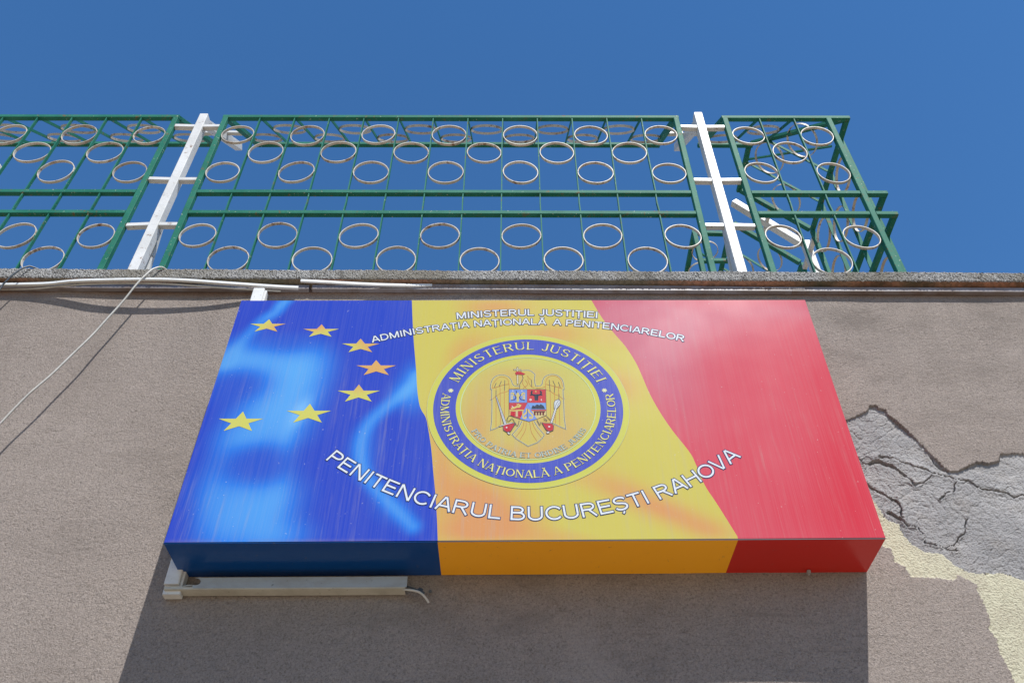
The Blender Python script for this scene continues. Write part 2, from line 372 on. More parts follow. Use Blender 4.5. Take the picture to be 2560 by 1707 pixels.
# coping strip: dense front with a rough silhouette
def coping():
    xs = np.concatenate([fill(-7, -2.3, .05)[:-1], fill(-2.3, 2.5, .004), fill(2.5, 8, .05)[1:]])
    prof = [(.60, .058)] + [(.02, .058), (-.015, .0582), (-.030, .0572), (-.0385, .0535)] + [(-.040, z) for z in np.linspace(.048, .006, 9)] + [(-.037, .001)]
    rs = np.random.RandomState(4); k = len(prof); v = []
    for x in xs:
        for i, (y, z) in enumerate(prof):
            j = 0 if i == 0 else 1
            v.append((x, y + j * rs.normal(0, .0009), ZT + z + SLOPE * x + j * rs.normal(0, .0009) + j * .0015 * math.sin(x * 9) * (z > .03)))
    f = []
    for a in range(len(xs) - 1):
        for i in range(k - 1): f.append((a*k+i, a*k+i+1, (a+1)*k+i+1, (a+1)*k+i))
    return v, f
v, f = coping(); link('coping', v, f, LEDGE, house)
xs = fill(-7, 8, .05); v = []; f = []
for a, x in enumerate(xs):
    zz = ZT + SLOPE * x
    v += [(x, -.0368, zz + .0012), (x, -.022, zz - .002 + .002 * math.sin(x*13)), (x, -.010, zz - .004), (x, .012, zz - .006)]
for a in range(len(xs) - 1):
    for i in range(3): f.append((a*4+i, a*4+i+1, (a+1)*4+i+1, (a+1)*4+i))
link('soffit', v, f, SOFFIT, house, smooth=True)
mb = MB(); mb.box((-7, .55, ZT + .03), (8, 9, ZT + .052)); mb.build('roof_slab', gm.m, house)

# ---------------------------------------------------------------- cable ducts under the coping
def duct_y(): return DIST - 2.278
def duct(label, x0, x1, cover, parts_end=None):
    z = ZT - .0375 + SLOPE * x0
    t = empty('cable_duct', ((x0 + x1) / 2, 0, z), label, 'cable duct', 'cable ducts running under the coping')
    mb = MB(); mb.bar((x0, -.010, z + SLOPE*(x1-x0)*0 + .013), (x1, -.010, z + SLOPE * (x1 - x0) + .013), .024, .020, (0, 0, 1), .0015); mb.build('base_channel', DUCTG, t)
    return t, z
t, z0 = duct('white cable duct under the coping, its cover bowed out, left of the sign', -3.2, -.787, None)
def strip(path, h, th, mat, parent, name):
    "thin cover strip following path (points of its lower outer edge); h tall, th thick"
    v = []; f = []
    for i, p in enumerate(path):
        v += [(p[0], p[1], p[2]), (p[0], p[1], p[2] + h), (p[0], p[1] + th, p[2] + h), (p[0], p[1] + th, p[2])]
    for i in range(len(path) - 1):
        for k in range(4): f.append((4*i+k, 4*i+(k+1) % 4, 4*i+4+(k+1) % 4, 4*i+4+k))
    n = len(path) - 1; f += [(0, 3, 2, 1), (4*n, 4*n+1, 4*n+2, 4*n+3)]
    return link(name, v, f, mat, parent)
cov = [at(-900, 712, 2.276)] + [at(u, v, y) for u, v, y in ((-200,712,2.275),(0,711.5,2.273),(60,711,2.270),(120,709,2.262),(180,703,2.250),(250,700.5,2.240),(330,699,2.236),(400,698.8,2.236),(470,701.5,2.240),(560,708,2.250),(640,713.5,2.262),(700,717.5,2.270),(745,719.6,2.275))]
cov = spline(cov, 5)
strip(cov, .011, .011, DUCT, t, 'cover')
mb = MB(); mb.tube(spline([(p[0], p[1] + .018, p[2] - .004 + .004 * math.sin(p[0] * 7)) for p in cov[::6]], 3), .0035); mb.build('cable', CABW, t)
t, z0 = duct('grey cable duct above the sign, its white cover sprung loose at the left end', -.775, 1.0815, None)
cov = [at(u, v, y) for u, v, y in ((751,702.5,2.243),(800,705,2.247),(860,708.5,2.254),(930,712,2.263),(1000,714,2.270),(1080,714.5,2.2765),(1400,716,2.2775),(1700,718.5,2.2775),(2012,722,2.2775))]
strip(spline(cov[:6], 6), .0115, .008, DUCT, t, 'loose_cover_end')
strip(spline(cov[5:], 6), .009, .008, DUCTG, t, 'cover')
t, z0 = duct('thin grey cable duct under the roof edge, beyond the red end of the sign', 1.082, 4.2, None)
strip([at(2018, 724, 2.285), at(2560, 727.5, 2.285), at(3300, 732, 2.285)], .003, .004, DUCTG, t, 'edge_strip')

# vertical duct that passes behind the sign, and the one below it
t = empty('cable_duct', (-.965, 0, CAM_Z + 1.224), 'white upright cable duct passing behind the blue end of the sign', 'cable duct')
mb = MB(); mb.bar((-.965, -.0155, CAM_Z + 1.224), (-.967, -.0155, CAM_Z + 2.497), .050, .029, (1, 0, 0), .002); mb.build('base_channel', DUCT, t)
mb = MB(); mb.bar((-.9685, -.036, CAM_Z + 1.250), (-.9705, -.036, CAM_Z + 2.499), .043, .010, (1, 0, 0), .0025); mb.build('cover', DUCT, t)
t = empty('cable_duct', (-.62, 0, CAM_Z + 1.24), 'short white cable duct just below the blue end of the sign, its end chipped', 'cable duct')
zb = CAM_Z + 1.2368
def duct_end():
    "front cover with a chipped left end"
    y0 = -.040; L = [(-.905, .0335), (-.893, .030), (-.887, .024), (-.886, .016), (-.892, .011), (-.905, .0085), (-.908, .004), (-.900, .0005)]
    v = []; f = []
    for x, z in L: v += [(x, y0, zb + z), (x, y0 + .0025, zb + z)]
    n = len(L)
    r = [(-.2985, .0335), (-.2985, .0005)]
    for x, z in r: v += [(x, y0, zb + z + .004), (x, y0 + .0025, zb + z + .004)]
    for i in range(n - 1): f.append((2*i, 2*i+1, 2*i+3, 2*i+2))
    f.append(tuple(2*i for i in range(n)) + (2*n+2, 2*n)); f.append(tuple(2*(n-1-i)+1 for i in range(n)) + (2*n+1, 2*n+3))
    f += [(0, 2*n, 2*n+1, 1), (2*n, 2*n+2, 2*n+3, 2*n+1)]
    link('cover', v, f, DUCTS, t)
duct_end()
mb = MB(); mb.bar((-.985, -.019, zb - .0015), (-.305, -.019, zb + .0025), .038, .003, (0, 1, 0)); mb.bar((-.985, -.0375, zb + .0010), (-.302, -.0375, zb + .0048), .003, .006, (0, 1, 0)); mb.build('bottom_channel', DUCTY, t)
mb = MB(); mb.bar((-.90, -.002, zb + .018), (-.305, -.002, zb + .022), .034, .003, (0, 0, 1)); mb.build('back_plate', DUCTG, t)
mb = MB(); mb.tube(spline([(-.96, -.012, zb + .014), (-.93, -.018, zb + .010), (-.90, -.014, zb + .017), (-.86, -.018, zb + .014)], 5), .0035)
mb.tube(spline([(-.96, -.022, zb + .008), (-.92, -.026, zb + .016), (-.87, -.02, zb + .011)], 5), .003); mb.build('cable', CABW, t)
mb = MB(); mb.tube(spline([at(1008, 1473, 2.27), at(1024, 1474, 2.262), at(1042, 1477, 2.262), at(1055, 1484, 2.268), at(1065, 1495, 2.274), at(1072, 1506, 2.28)], 5), .0032); mb.build('loose_wire', CABW, t)
mb = MB(); mb.tube(spline([at(1010, 1464, 2.272), at(1022, 1466.5, 2.266), at(1036, 1471, 2.266), at(1048, 1476, 2.268)], 5), .0022); mb.tube([at(1044, 1474, 2.268), at(1052, 1479, 2.268), at(1060, 1484, 2.272)], .0055); mb.tube([at(1047, 1470, 2.268), at(1057, 1475, 2.270)], .004); mb.build('taped_splice', CABD, t)
mb = MB(); mb.tube([(at(1075.5, 1477, 2.296)), at(1075.5, 1477, 2.288)], .005); o = mb.build('wall_plug', CABD, None, origin=at(1075.5, 1477, 2.29)); tag(o, 'small black plug in the wall beside the cable end below the sign', 'wall plug')

# ---------------------------------------------------------------- loose cables hanging over the coping
def zz(x, y): return (x / 2.6128, 640 + y / 2.6128)
pts = [Vector((-1.20, .10, CAM_Z + 2.612)), Vector((-1.325, .02, CAM_Z + 2.616)), at(*zz(1078, 84), 2.262), at(*zz(1045, 73), 2.250), at(*zz(1015, 80), 2.240)]
for x, y, d in ((985,95,.068),(930,145,.074),(880,200,.075),(800,300,.071),(700,410,.070),(600,520,.071),(470,645,.074),(330,780,.077),(195,895,.080),(90,1000,.079),(0,1095,.076),(-200,1290,.07),(-420,1540,.06)):
    pts.append(at(*zz(x, y), DIST - d))
mb = MB(); mb.tube(spline(pts, 6), .0038); o = mb.build('cable', CABW, None, True, origin=pts[2]); tag(o, 'pale cable looping over the roof edge and hanging slantwise down the wall', 'cable', 'cables hanging from the roof edge')
pts = [Vector((-1.70, .12, CAM_Z + 2.62)), Vector((-1.80, .02, CAM_Z + 2.622)), at(*zz(215, 73), 2.258), at(*zz(175, 71), 2.246), at(*zz(140, 84), 2.238), at(*zz(85, 122), 2.232), at(*zz(40, 165), 2.232), at(*zz(0, 215), 2.235), at(*zz(-120, 420), 2.235), at(*zz(-300, 800), 2.24)]
mb = MB(); mb.tube(spline(pts, 6), .0034); o = mb.build('cable', CABD, None, True, origin=pts[2]); tag(o, 'dark blue grey cable bent over the coping at the far left edge', 'cable', 'cables hanging from the roof edge')

# ---------------------------------------------------------------- railings
RY = 2.5 - DIST                       # plane of the front railing
ZTOP, ZM1, ZM2, ZBOT = 4.107, 3.438, 3.277, 2.635
TZ, TY = .410, .43                    # the inward leaning top
def rz(z, x=0): return CAM_Z + z - .0028 * x
WV = dict(t=.0055, d=.016)
RG = 'green railing panels along the roof edge'
def front_panel(root, x0, n, pitch, mitre=None, ext=0.0, vis=None):
    x1 = x0 + n * pitch; y = RY
    P = lambda x, z, dy=0: (x, y + dy, rz(z, x))
    xe = x1 + ext
    for nm, z, xr in (('top_rail', ZTOP, xe), ('middle_rail', ZM1, xe), ('middle_rail', ZM2, xe), ('bottom_rail', ZBOT, xe)):
        mb = MB()
        a = x0 + (.0155 if nm != 'top_rail' else -.015); 
        if ext: mb.bar(P(a, z), P(x1 - .0155, z), .025, .025, (0, 1, 0), .002); mb.bar(P(x1 + .0155, z), P(xe + .0125, z), .025, .025, (0, 1, 0), .002) if nm != 'top_rail' else mb.bar(P(x1 - .0155, z), P(xe + .0125, z), .025, .025, (0, 1, 0), .002)
        else: mb.bar(P(a, z), P(x1 - (.0155 if nm != 'top_rail' else -.015), z), .025, .025, (0, 1, 0), .002)
        mb.build(nm, GREEN, root)
    for x in (x0, x1):
        mb = MB(); mb.bar(P(x, ZBOT - .035), P(x, ZTOP - .0135), .027, .028, (1, 0, 0), .002); mb.build('stile', GREEN, root)
    for i in range(1, n):
        x = x0 + i * pitch; mb = MB()
        lean = random.uniform(-.002, .002)
        for za, zc in ((ZBOT + .0125, ZM2 - .0125), (ZM2 + .0125, ZM1 - .0125), (ZM1 + .0125, ZTOP - .0125)):
            zm = (za + zc) / 2; bd = random.uniform(-.0022, .0022)
            mb.bar(P(x + lean, za, -.002), P(x + bd, zm, -.002), WV['t'], WV['d'], (1, 0, 0)); mb.bar(P(x + bd, zm, -.002), P(x, zc, -.002), WV['t'], WV['d'], (1, 0, 0))
        mb.build('upright', GREEN, root)
    for i in range(n):
        ga = x0 + i * pitch + (.014 if i == 0 else .003); gb = x0 + (i + 1) * pitch - (.014 if i == n - 1 else .003); xc = (ga + gb) / 2; rr = (gb - ga) / 2 - .0026
        rows = (3.938, 3.606, 3.110, 2.772) if i % 2 == 0 else (3.776, 2.940)
        for z in rows:
            mb = MB(); mb.ring(P(xc + random.uniform(-.001, .001), z + random.uniform(-.003, .003), random.uniform(-.004, .001)), (1, random.uniform(-.05, .05), random.uniform(-.02, .02)), (random.uniform(-.02, .02), random.uniform(-.03, .03), 1), (0, 1, 0), rr, .0040, .0135, wob=.018); mb.build('ring', RINGW, root)
def lean_front(root, x0, n, pitch, xr=None, xb=None):
    "the inward leaning top section; xb = where its back rail ends when mitred"
    x1 = x0 + n * pitch; L = math.hypot(TY, TZ); dv = Vector((0, TY / L, TZ / L)); nv = Vector((0, -TZ / L, TY / L))
    def Q(x, t): return Vector((x, RY + TY * t, rz(ZTOP, x) + TZ * t))
    def tmax(x):
        if xr is None or x <= xb: return 1.0
        return max(.02, (xr - x) / (xr - xb))
    mb = MB(); mb.bar(Q(x0 - .015, 1), Q(x1 + .015 if xr is None else xb + .02, 1), .025, .025, (0, 1, 0), .002); mb.build('inner_rail', GREEN, root)
    for x in ([x0, x1] if xr is None else [x0]):
        mb = MB(); mb.bar(Q(x, .032), Q(x, .97), .030, .028, (1, 0, 0), .002); mb.build('slanting_stile', GREEN, root)
    for i in range(1, n):
        x = x0 + i * pitch
        mb = MB(); mb.bar(Q(x, .03), Q(x, .97 * tmax(x)), WV['t'], WV['d'], (1, 0, 0)); mb.build('slanting_bar', GREEN, root)
    rr = pitch / 2 - .0055
    for i in range(n):
        xc = x0 + (i + .5) * pitch; t = .74 if i % 2 == 0 else .40
        if tmax(xc + pitch * .4) < t - .02: continue
        mb = MB(); mb.ring(Q(xc, t), (1, 0, 0), dv, nv, rr, .0040, .0135, wob=.008); mb.build('ring', RINGW, root)
PITCHX = .1837
lab = ['green railing with white rings left of the left white post',
       'long green railing with white rings between the two front white posts',
       'green railing turning the roof corner, right of the right front post']
p1 = empty('railing', (-1.782 - 6.5 * PITCHX, RY, CAM_Z + 2.6), lab[0], 'railing', RG); front_panel(p1, -1.782 - 13 * PITCHX, 13, PITCHX); lean_front(p1, -1.782 - 13 * PITCHX, 13, PITCHX)
p2 = empty('railing', (-.325, RY, CAM_Z + 2.6), lab[1], 'railing', RG); front_panel(p2, -1.519, 13, PITCHX); lean_front(p2, -1.519, 13, PITCHX)
p3 = empty('railing', (1.4, RY, CAM_Z + 2.6), lab[2], 'railing', RG)
X3, N3, PT3 = 1.128, 3, .1825
XC = 1.779                             # plane of the side railing
XI = 1.42                              # inner rail of the side's leaning top
front_panel(p3, X3, N3, PT3, ext=XC - X3 - N3 * PT3)
YI = RY + TY
lean_front(p3, X3, N3, PT3, xr=XC, xb=XI)
def side_panel(root, ya, yb, n, first):
    "vertical panel in the plane x = XC from ya to yb, with the leaning top"
    y_start = RY if first else ya
    P = lambda y, z: (XC, y, rz(z, XC))
    for nm, z in (('top_rail', ZTOP), ('middle_rail', ZM1), ('middle_rail', ZM2), ('bottom_rail', ZBOT)):
        mb = MB(); mb.bar(P(y_start + (.0128 if first else .0155), z), P(yb - .0155, z), .025, .025, (1, 0, 0), .002); mb.build('side_rail' if first else nm, GREEN, root)
    for y in (ya, yb):
        mb = MB(); mb.bar((XC + (.003 if first and y == ya else 0), y, rz(ZBOT - .035, XC)), (XC + (.003 if first and y == ya else 0), y, rz(ZTOP, XC)), .022, .030, (1, 0, 0), .002); mb.build('stile', GREEN, root)
    pt = (yb - ya) / n
    for i in range(1, n):
        mb = MB(); y = ya + i * pt
        for za, zc in ((ZBOT + .0125, ZM2 - .0125), (ZM2 + .0125, ZM1 - .0125), (ZM1 + .0125, ZTOP - .0125)): mb.bar(P(y, za), P(y, zc), WV['d'] + .006, WV['t'], (1, 0, 0))
        mb.build('upright', GREEN, root)
    rr = pt / 2 - .0055
    for i in range(n):
        yc = ya + (i + .5) * pt
        for z in ((3.938, 3.606, 3.110, 2.783) if i % 2 == 0 else (3.776, 2.940)):
            mb = MB(); mb.ring(P(yc, z), (0, 1, 0), (0, 0, 1), (1, 0, 0), rr, .0040, .0135, wob=.01); mb.build('ring', RINGW, root)
    # leaning top
    W = XC - XI; L = math.hypot(W, TZ); dv = Vector((-W / L, 0, TZ / L)); nv = Vector((TZ / L, 0, W / L))
    Q = lambda y, t: Vector((XC - W * t, y, rz(ZTOP, XC) + TZ * t))
    y_in = YI if first else ya
    mb = MB(); mb.bar(Q(y_in + .014, 1), Q(yb + .015, 1), .028, .025, (1, 0, 0), .002); mb.build('inner_rail', GREEN, root)
    if first:
        mb = MB(); mb.bar((XC - .01, RY + .012, rz(ZTOP, XC) + .012), (XI + .012, YI - .014, rz(ZTOP + TZ, XC)), .026, .024, (1, 1, 0), .002); mb.build('mitre_bar', GREEN, root)
        mb = MB(); mb.bar((1.425, 3.04 - DIST, rz(4.53, XC)), (1.775, 2.72 - DIST, rz(4.185, XC)), .010, .010, (0, 0, 1)); mb.build('diagonal_tie', GREEN, root)
    for y in ([yb] if first else [ya, yb]):
        mb = MB(); mb.bar(Q(y, .03), Q(y, .97), .028, .030, (0, 1, 0), .002); mb.build('slanting_stile', GREEN, root)
    for i in range(1, n):
        y = ya + i * pt; tm = .97 if not first else min(.97, (y - RY) / TY)
        mb = MB(); mb.bar(Q(y, .03), Q(y, tm), WV['t'], WV['d'], (0, 1, 0)); mb.build('slanting_bar', GREEN, root)
    for i in range(n):
        yc = ya + (i + .5) * pt; t = .40 if i % 2 == 0 else .72
        if first and (yc + pt * .4 - RY) / TY < t: continue
        mb = MB(); mb.ring(Q(yc, t), (0, 1, 0), dv, nv, rr, .0040, .0135, wob=.01); mb.build('ring', RINGW, root)
side_panel(p3, 2.635 - DIST, 3.250 - DIST, 3, True)
p4 = empty('railing', (XC, 4.1 - DIST, CAM_Z + 2.6), 'green side railing seen behind the corner railing, with a slanting top', 'railing', RG)
side_panel(p4, 3.51 - DIST, 4.46 - DIST, 5, False)
mb = MB(); zc = rz(4.548, XC)
XJ = 1.20; ZJ = rz(4.555, XC); YJ = 3.625 - DIST
p5 = empty('railing', (XJ, YJ, CAM_Z + 2.6), 'small green railing end low behind the right front white post', 'railing', RG)
mb = MB(); mb.bar((XJ - .015, YJ, ZJ), (XI - .03, YJ, ZJ - .01), .030, .028, (0, 1, 0), .002); mb.build('end_rail', GREEN, p5)
mb = MB(); mb.bar((XJ, YJ + .014, ZJ), (XJ, YJ + 1.4, ZJ), .030, .028, (1, 0, 0), .002); mb.build('top_rail', GREEN, p5)
mb = MB(); mb.bar((XJ, YJ, ZJ - .0145), (XJ, YJ, CAM_Z + 2.6), .030, .034, (1, 0, 0), .002); mb.build('stile', GREEN, p5)
mb = MB(); mb.bar((XJ + .01, YJ + .05, ZJ - .13), (XI - .04, YJ + .25, ZJ + .0), .014, .010, (0, 0, 1)); mb.build('diagonal_tie', GREEN, p5)
mb = MB(); mb.bar((XJ + .016, YJ + .02, ZJ - .26), (XI - .03, YJ + .02, ZJ - .26), .025, .025, (0, 0, 1)); mb.build('middle_rail', GREEN, p5)
for yy in (.14, .32):
    mb = MB(); mb.ring((XJ + .09, YJ + yy, ZJ - .02), (1, 0, 0), (0, 1, 0), (0, 0, 1), .085, .004, .013); mb.build('ring', RINGW, p5)

# white posts
PGp = 'white posts between the railing panels'
def post(x, label, gl, gr):
    t = empty('railing_post', (x, RY, CAM_Z + 2.6), label, 'post', PGp)
    mb = MB(); mb.bar((x, RY + .010, rz(2.6)), (x, RY + .010, rz(4.125 + (.02 if x > 0 else 0), x)), .044, .050, (1, 0, 0), .003); mb.build('shaft', WHITE, t)
    a = Vector((x, RY + .038, rz(4.108, x))); b = Vector((x, RY + TY + .01, rz(4.108 + TZ - .01, x)))
    mb = MB(); mb.bar(a, b, .042, .046, (1, 0, 0), .003); mb.build('arm', WHITE, t)
    mb = MB(); mb.bar((x, RY + .045, rz(3.26)), (x, RY + .155, rz(2.6)), .024, .024, (1, 0, 0), .002); mb.build('brace', WHITE, t)
    for z in (4.018, 3.543, 3.191):
        for s_, g_ in ((-1, gl), (1, gr)):
            mb = MB(); e = g_ - s_ * .0155
            mb.bar((x + s_ * .0222, RY + .004, rz(z, x)), (e, RY + .004 + random.uniform(-.003, .003), rz(z + random.uniform(-.004, .004), x)), .024, .026, (0, 0, 1), .002); mb.build('connector', WHITE, t)
    for s_, g_ in ((-1, gl), (1, gr)):
        mb = MB(); mb.bar((x + s_ * .0212, RY + TY * .55, rz(4.11 + TZ * .55, x)), (g_ - s_ * .0155, RY + TY * .55, rz(ZTOP + TZ * .55, x)), .022, .022, (0, 0, 1), .002); mb.build('connector', WHITE, t)
    return t
post(-1.640, 'left front white post, rust specked, with an arm bent inward at the top', -1.782, -1.519)
post(.992, 'right front white post, rust specked, nearest the railing corner', -1.519 + 13 * PITCHX, X3)
t = empty('railing_post', (XC, 3.38 - DIST, CAM_Z + 2.6), 'white side post standing back behind the corner railing, its bent arm pointing left', 'post', PGp)
ys = 3.38 - DIST
mb = MB(); mb.bar((XC, ys, rz(2.6)), (XC, ys, rz(4.150, XC)), .044, .050, (1, 0, 0), .003); mb.build('shaft', WHITE, t)
mb = MB(); mb.bar((XC - .026, ys, rz(4.145, XC)), (XI - .005, ys, rz(4.145 + TZ, XC)), .044, .044, (0, 1, 0), .003); mb.build('arm', WHITE, t)
for z in (4.05, 3.55, 3.2):
    for s_ in (-1, 1):
        mb = MB(); mb.bar((XC, ys + s_ * .0255, rz(z, XC)), (XC, ys + s_ * .114, rz(z, XC)), .024, .026, (0, 0, 1), .002); mb.build('connector', WHITE, t)
for s_ in (-1, 1):
    mb = MB(); mb.bar((XC - .2, ys + s_ * .0225, rz(4.11 + TZ * .55, XC)), (XC - .2, ys + s_ * .116, rz(4.11 + TZ * .55, XC)), .022, .022, (0, 0, 1), .002); mb.build('connector', WHITE, t)

# ---------------------------------------------------------------- the sign
YF = 2.12; FY = YF - DIST            # front face of the box
TL, TR, BR, BL = [at(*p, YF) for p in ((603.5,751.6),(2012.4,750),(2214.5,1346.4),(409,1358.5))]
sign = empty('light_box_sign', ((TL.x + TR.x) / 2, 0, BL.z), 'wide blue, yellow and red box sign with stars, round seal and white lettering', 'sign')
def q2(u, v): p = at(u, v, YF); return (p.x, p.z)
def smooth2(pts, n=6): return [(p.x, p.y) for p in spline([Vector((a, b, 0)) for a, b in pts], n)]
by = smooth2([q2(*p) for p in ((1029.6,751.2),(1031.3,800.6),(1034.4,856.3),(1040,924),(1042.5,970),(1047,1006.5),(1053,1026),(1064,1045),(1069,1067),(1075,1103.5),(1079,1135),(1082.5,1179),(1088,1236.6),(1092,1300),(1094,1354.3))], 5)
yr = smooth2([q2(*p) for p in ((1478,750.6),(1504,794),(1531,829.6),(1563.7,868),(1590.5,910),(1608,948.7),(1626,990),(1653,1038),(1683,1082),(1725,1135.8),(1741,1167),(1763.4,1219.5),(1794.8,1268),(1845.3,1349.3))], 5)
def blob(x, z, items, scale=1.0):
    "sum of soft stretched spots; items (u, v, su, sv, angle, weight) in photo pixels of the 2352 px view"
    o = np.zeros_like(x)
    for u, v, su, sv, ang, wt in items:
        k = 2560 / 2352
        c = q2(u * k, v * k); cx = q2(u * k + su * k, v * k); cz_ = q2(u * k, v * k + sv * k)
        sx = abs(cx[0] - c[0]); sz = abs(cz_[1] - c[1]); a = R(ang)
        dx, dz = x - c[0], z - c[1]; ex = dx * math.cos(a) + dz * math.sin(a); ez = -dx * math.sin(a) + dz * math.cos(a)
        o += wt * np.exp(-.5 * ((ex / sx) ** 2 + (ez / sz) ** 2))
    return o
def stroke(x, z, pts, wpx, wt, soft=1.0):
    k = 2560 / 2352; P = smooth2([q2(u * k, v * k) for u, v in pts], 6)
    return wt * np.exp(-.5 * (dist(x, z, P) / (wpx * .00107)) ** 2)
def mixc(a, b, t): return a[None, :] * (1 - t[:, None]) + b[None, :] * t[:, None]
A = lambda *c: np.array(lin(c))
def blue_art(x, z):
    l = stroke(x, z, [(655,690),(635,715),(605,735),(575,765),(545,800),(520,840)], 15, .75) + stroke(x, z, [(668,688),(640,702)], 12, .2)
    l += blob(x, z, [(565,815,50,26,0,.55),(620,845,60,32,0,.55),(700,830,40,28,0,.55),(690,880,36,45,0,.65),(660,930,42,40,0,.6),(600,960,50,32,0,.5),(690,948,10,26,-20,.5),(640,985,42,30,0,.35),
        (648,1040,17,55,0,.45),(525,1040,30,50,0,.38),(570,1130,70,35,0,.6),(560,1200,60,45,0,.7),(620,1170,38,40,0,.4),(640,1230,48,26,0,.5),(510,1190,30,50,0,.3),(505,850,28,30,0,.35),(470,1110,25,60,0,.12)])
    l += blob(x, z, [(560,830,60,24,0,.35),(520,830,30,24,0,.4),(640,870,60,34,0,.35),(600,930,40,30,0,.3),(560,1000,40,26,0,.4),(600,1010,60,22,0,.25),(650,1110,16,40,0,.3),(480,1150,18,50,0,.25)])
    l += stroke(x, z, [(958,862),(945,885),(915,912),(880,940),(850,970),(832,1005),(828,1045),(838,1085),(862,1120),(900,1160),(930,1190),(948,1208)], 15, .72)
    l += blob(x, z, [(955,885,24,34,0,.6),(930,905,25,20,0,.3),(835,1030,30,40,0,.16),(905,1165,40,28,-25,.15)])
    l = 1.25 * (1 - np.exp(-np.clip(l, 0, 3) * 1.05)) - .03; l = np.clip(l, 0, 1.12)
    isl = 1 - np.exp(-blob(x, z, [(600,1067,50,24,0,2.7),(548,884,38,20,10,2.1),(505,900,34,26,0,1.0),(655,786,46,15,0,1.0),(600,770,20,20,0,.4)])); l = l * (1 - isl) + .10 * isl
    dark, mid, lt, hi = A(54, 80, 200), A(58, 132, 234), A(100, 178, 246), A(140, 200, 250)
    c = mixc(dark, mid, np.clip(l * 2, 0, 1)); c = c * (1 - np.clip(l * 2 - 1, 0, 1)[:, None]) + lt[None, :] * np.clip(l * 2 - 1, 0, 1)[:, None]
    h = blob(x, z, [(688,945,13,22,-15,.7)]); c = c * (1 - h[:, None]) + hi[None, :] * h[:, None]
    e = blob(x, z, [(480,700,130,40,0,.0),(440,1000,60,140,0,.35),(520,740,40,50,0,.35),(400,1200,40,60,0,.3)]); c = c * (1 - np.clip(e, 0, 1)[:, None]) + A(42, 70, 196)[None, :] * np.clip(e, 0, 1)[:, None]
    return c
def yellow_art(x, z):
    l = blob(x, z, [(1135,705,55,14,0,.9),(1080,790,40,20,30,.5),(1060,830,30,25,0,.45),(1275,765,50,16,0,.65),(1230,785,50,14,0,.4),(1400,770,30,20,0,.3),(1420,885,32,28,40,.7),(1390,950,25,30,0,.35),
        (1000,970,14,50,0,.5),(1015,1060,20,60,0,.7),(1060,1120,50,40,0,.75),(1120,1150,60,36,0,.7),(1060,1200,60,30,0,.5),(1180,1190,60,30,-15,.6),(1110,1225,90,22,0,.8),(1260,1100,60,20,0,.3),(1290,1235,60,12,0,.4),
        (1400,1110,60,22,-20,.55),(1480,1150,60,20,-22,.65),(1560,1185,60,20,-20,.75),(1630,1218,40,18,-10,.6),(1090,900,30,50,0,.25),(1110,980,25,30,0,.45),(1180,860,60,30,0,.35),(1330,940,30,30,0,.3),(1340,1040,40,20,0,.35),(1230,1000,50,60,0,.25)])
    l -= blob(x, z, [(1240,1110,70,20,-20,.3),(1340,1190,60,20,-20,.35),(1000,760,30,50,0,.3)])
    l = np.clip(l * .86, 0, 1); return mixc(A(214, 202, 100), A(224, 160, 104), l)
def red_art(x, z):
    l = blob(x, z, [(1960,1130,70,160,0,.75),(1900,900,40,80,0,.3),(1840,1180,90,60,0,.35),(1700,1050,60,50,0,.2)])
    p = blob(x, z, [(1420,740,120,60,0,.8),(1560,740,160,40,0,.6),(1540,870,70,90,0,.55),(1800,712,120,18,0,.5),(1500,820,50,80,0,.3)])
    c = mixc(A(222, 92, 106), A(220, 60, 74), np.clip(l, 0, 1)); p = np.clip(p, 0, 1)
    return c * (1 - p[:, None]) + A(208, 112, 132)[None, :] * p[:, None]
def edge_at(curve, z):
    zs_ = np.array([p[1] for p in curve][::-1]); xs_ = np.array([p[0] for p in curve][::-1]); return np.interp(z, zs_, xs_)
def field(name, left, right, art, nx, nz):
    v = []; t = np.linspace(0, 1, nz); s = np.linspace(0, 1, nx)
    zt = lambda x: TL.z + (TR.z - TL.z) * (x - TL.x) / (TR.x - TL.x); zb_ = lambda x: BL.z + (BR.z - BL.z) * (x - BL.x) / (BR.x - BL.x)
    X = np.zeros((nz, nx)); Zc = np.zeros((nz, nx))
    for i, tt in enumerate(t):
        z0 = TL.z * (1 - tt) + BL.z * tt
        xl, xr = left(z0), right(z0); xx = xl + (xr - xl) * s; X[i] = xx; Zc[i] = zt(xx) * (1 - tt) + zb_(xx) * tt
    c = art(X.ravel(), Zc.ravel())
    # the sheet is folded over a soft radius at top and bottom
    Yc = np.full(X.shape, FY)
    V = np.stack([X.ravel(), Yc.ravel(), Zc.ravel()], 1); i = np.arange(nx * nz).reshape(nz, nx)
    f = np.stack([i[1:, :-1].ravel(), i[1:, 1:].ravel(), i[:-1, 1:].ravel(), i[:-1, :-1].ravel()], 1)
    return link(name, V.tolist(), f.tolist(), PRINT, sign, cols=c.tolist())
Lx = lambda z: TL.x + (BL.x - TL.x) * (TL.z - z) / (TL.z - BL.z); Rx = lambda z: TR.x + (BR.x - TR.x) * (TR.z - z) / (TR.z - BR.z)
BYx = lambda z: float(edge_at(by, z)); YRx = lambda z: float(edge_at(yr, z))
field('blue_face', Lx, BYx, blue_art, 190, 240); field('yellow_face', BYx, YRx, yellow_art, 170, 240); field('red_face', YRx, Rx, red_art, 150, 240)
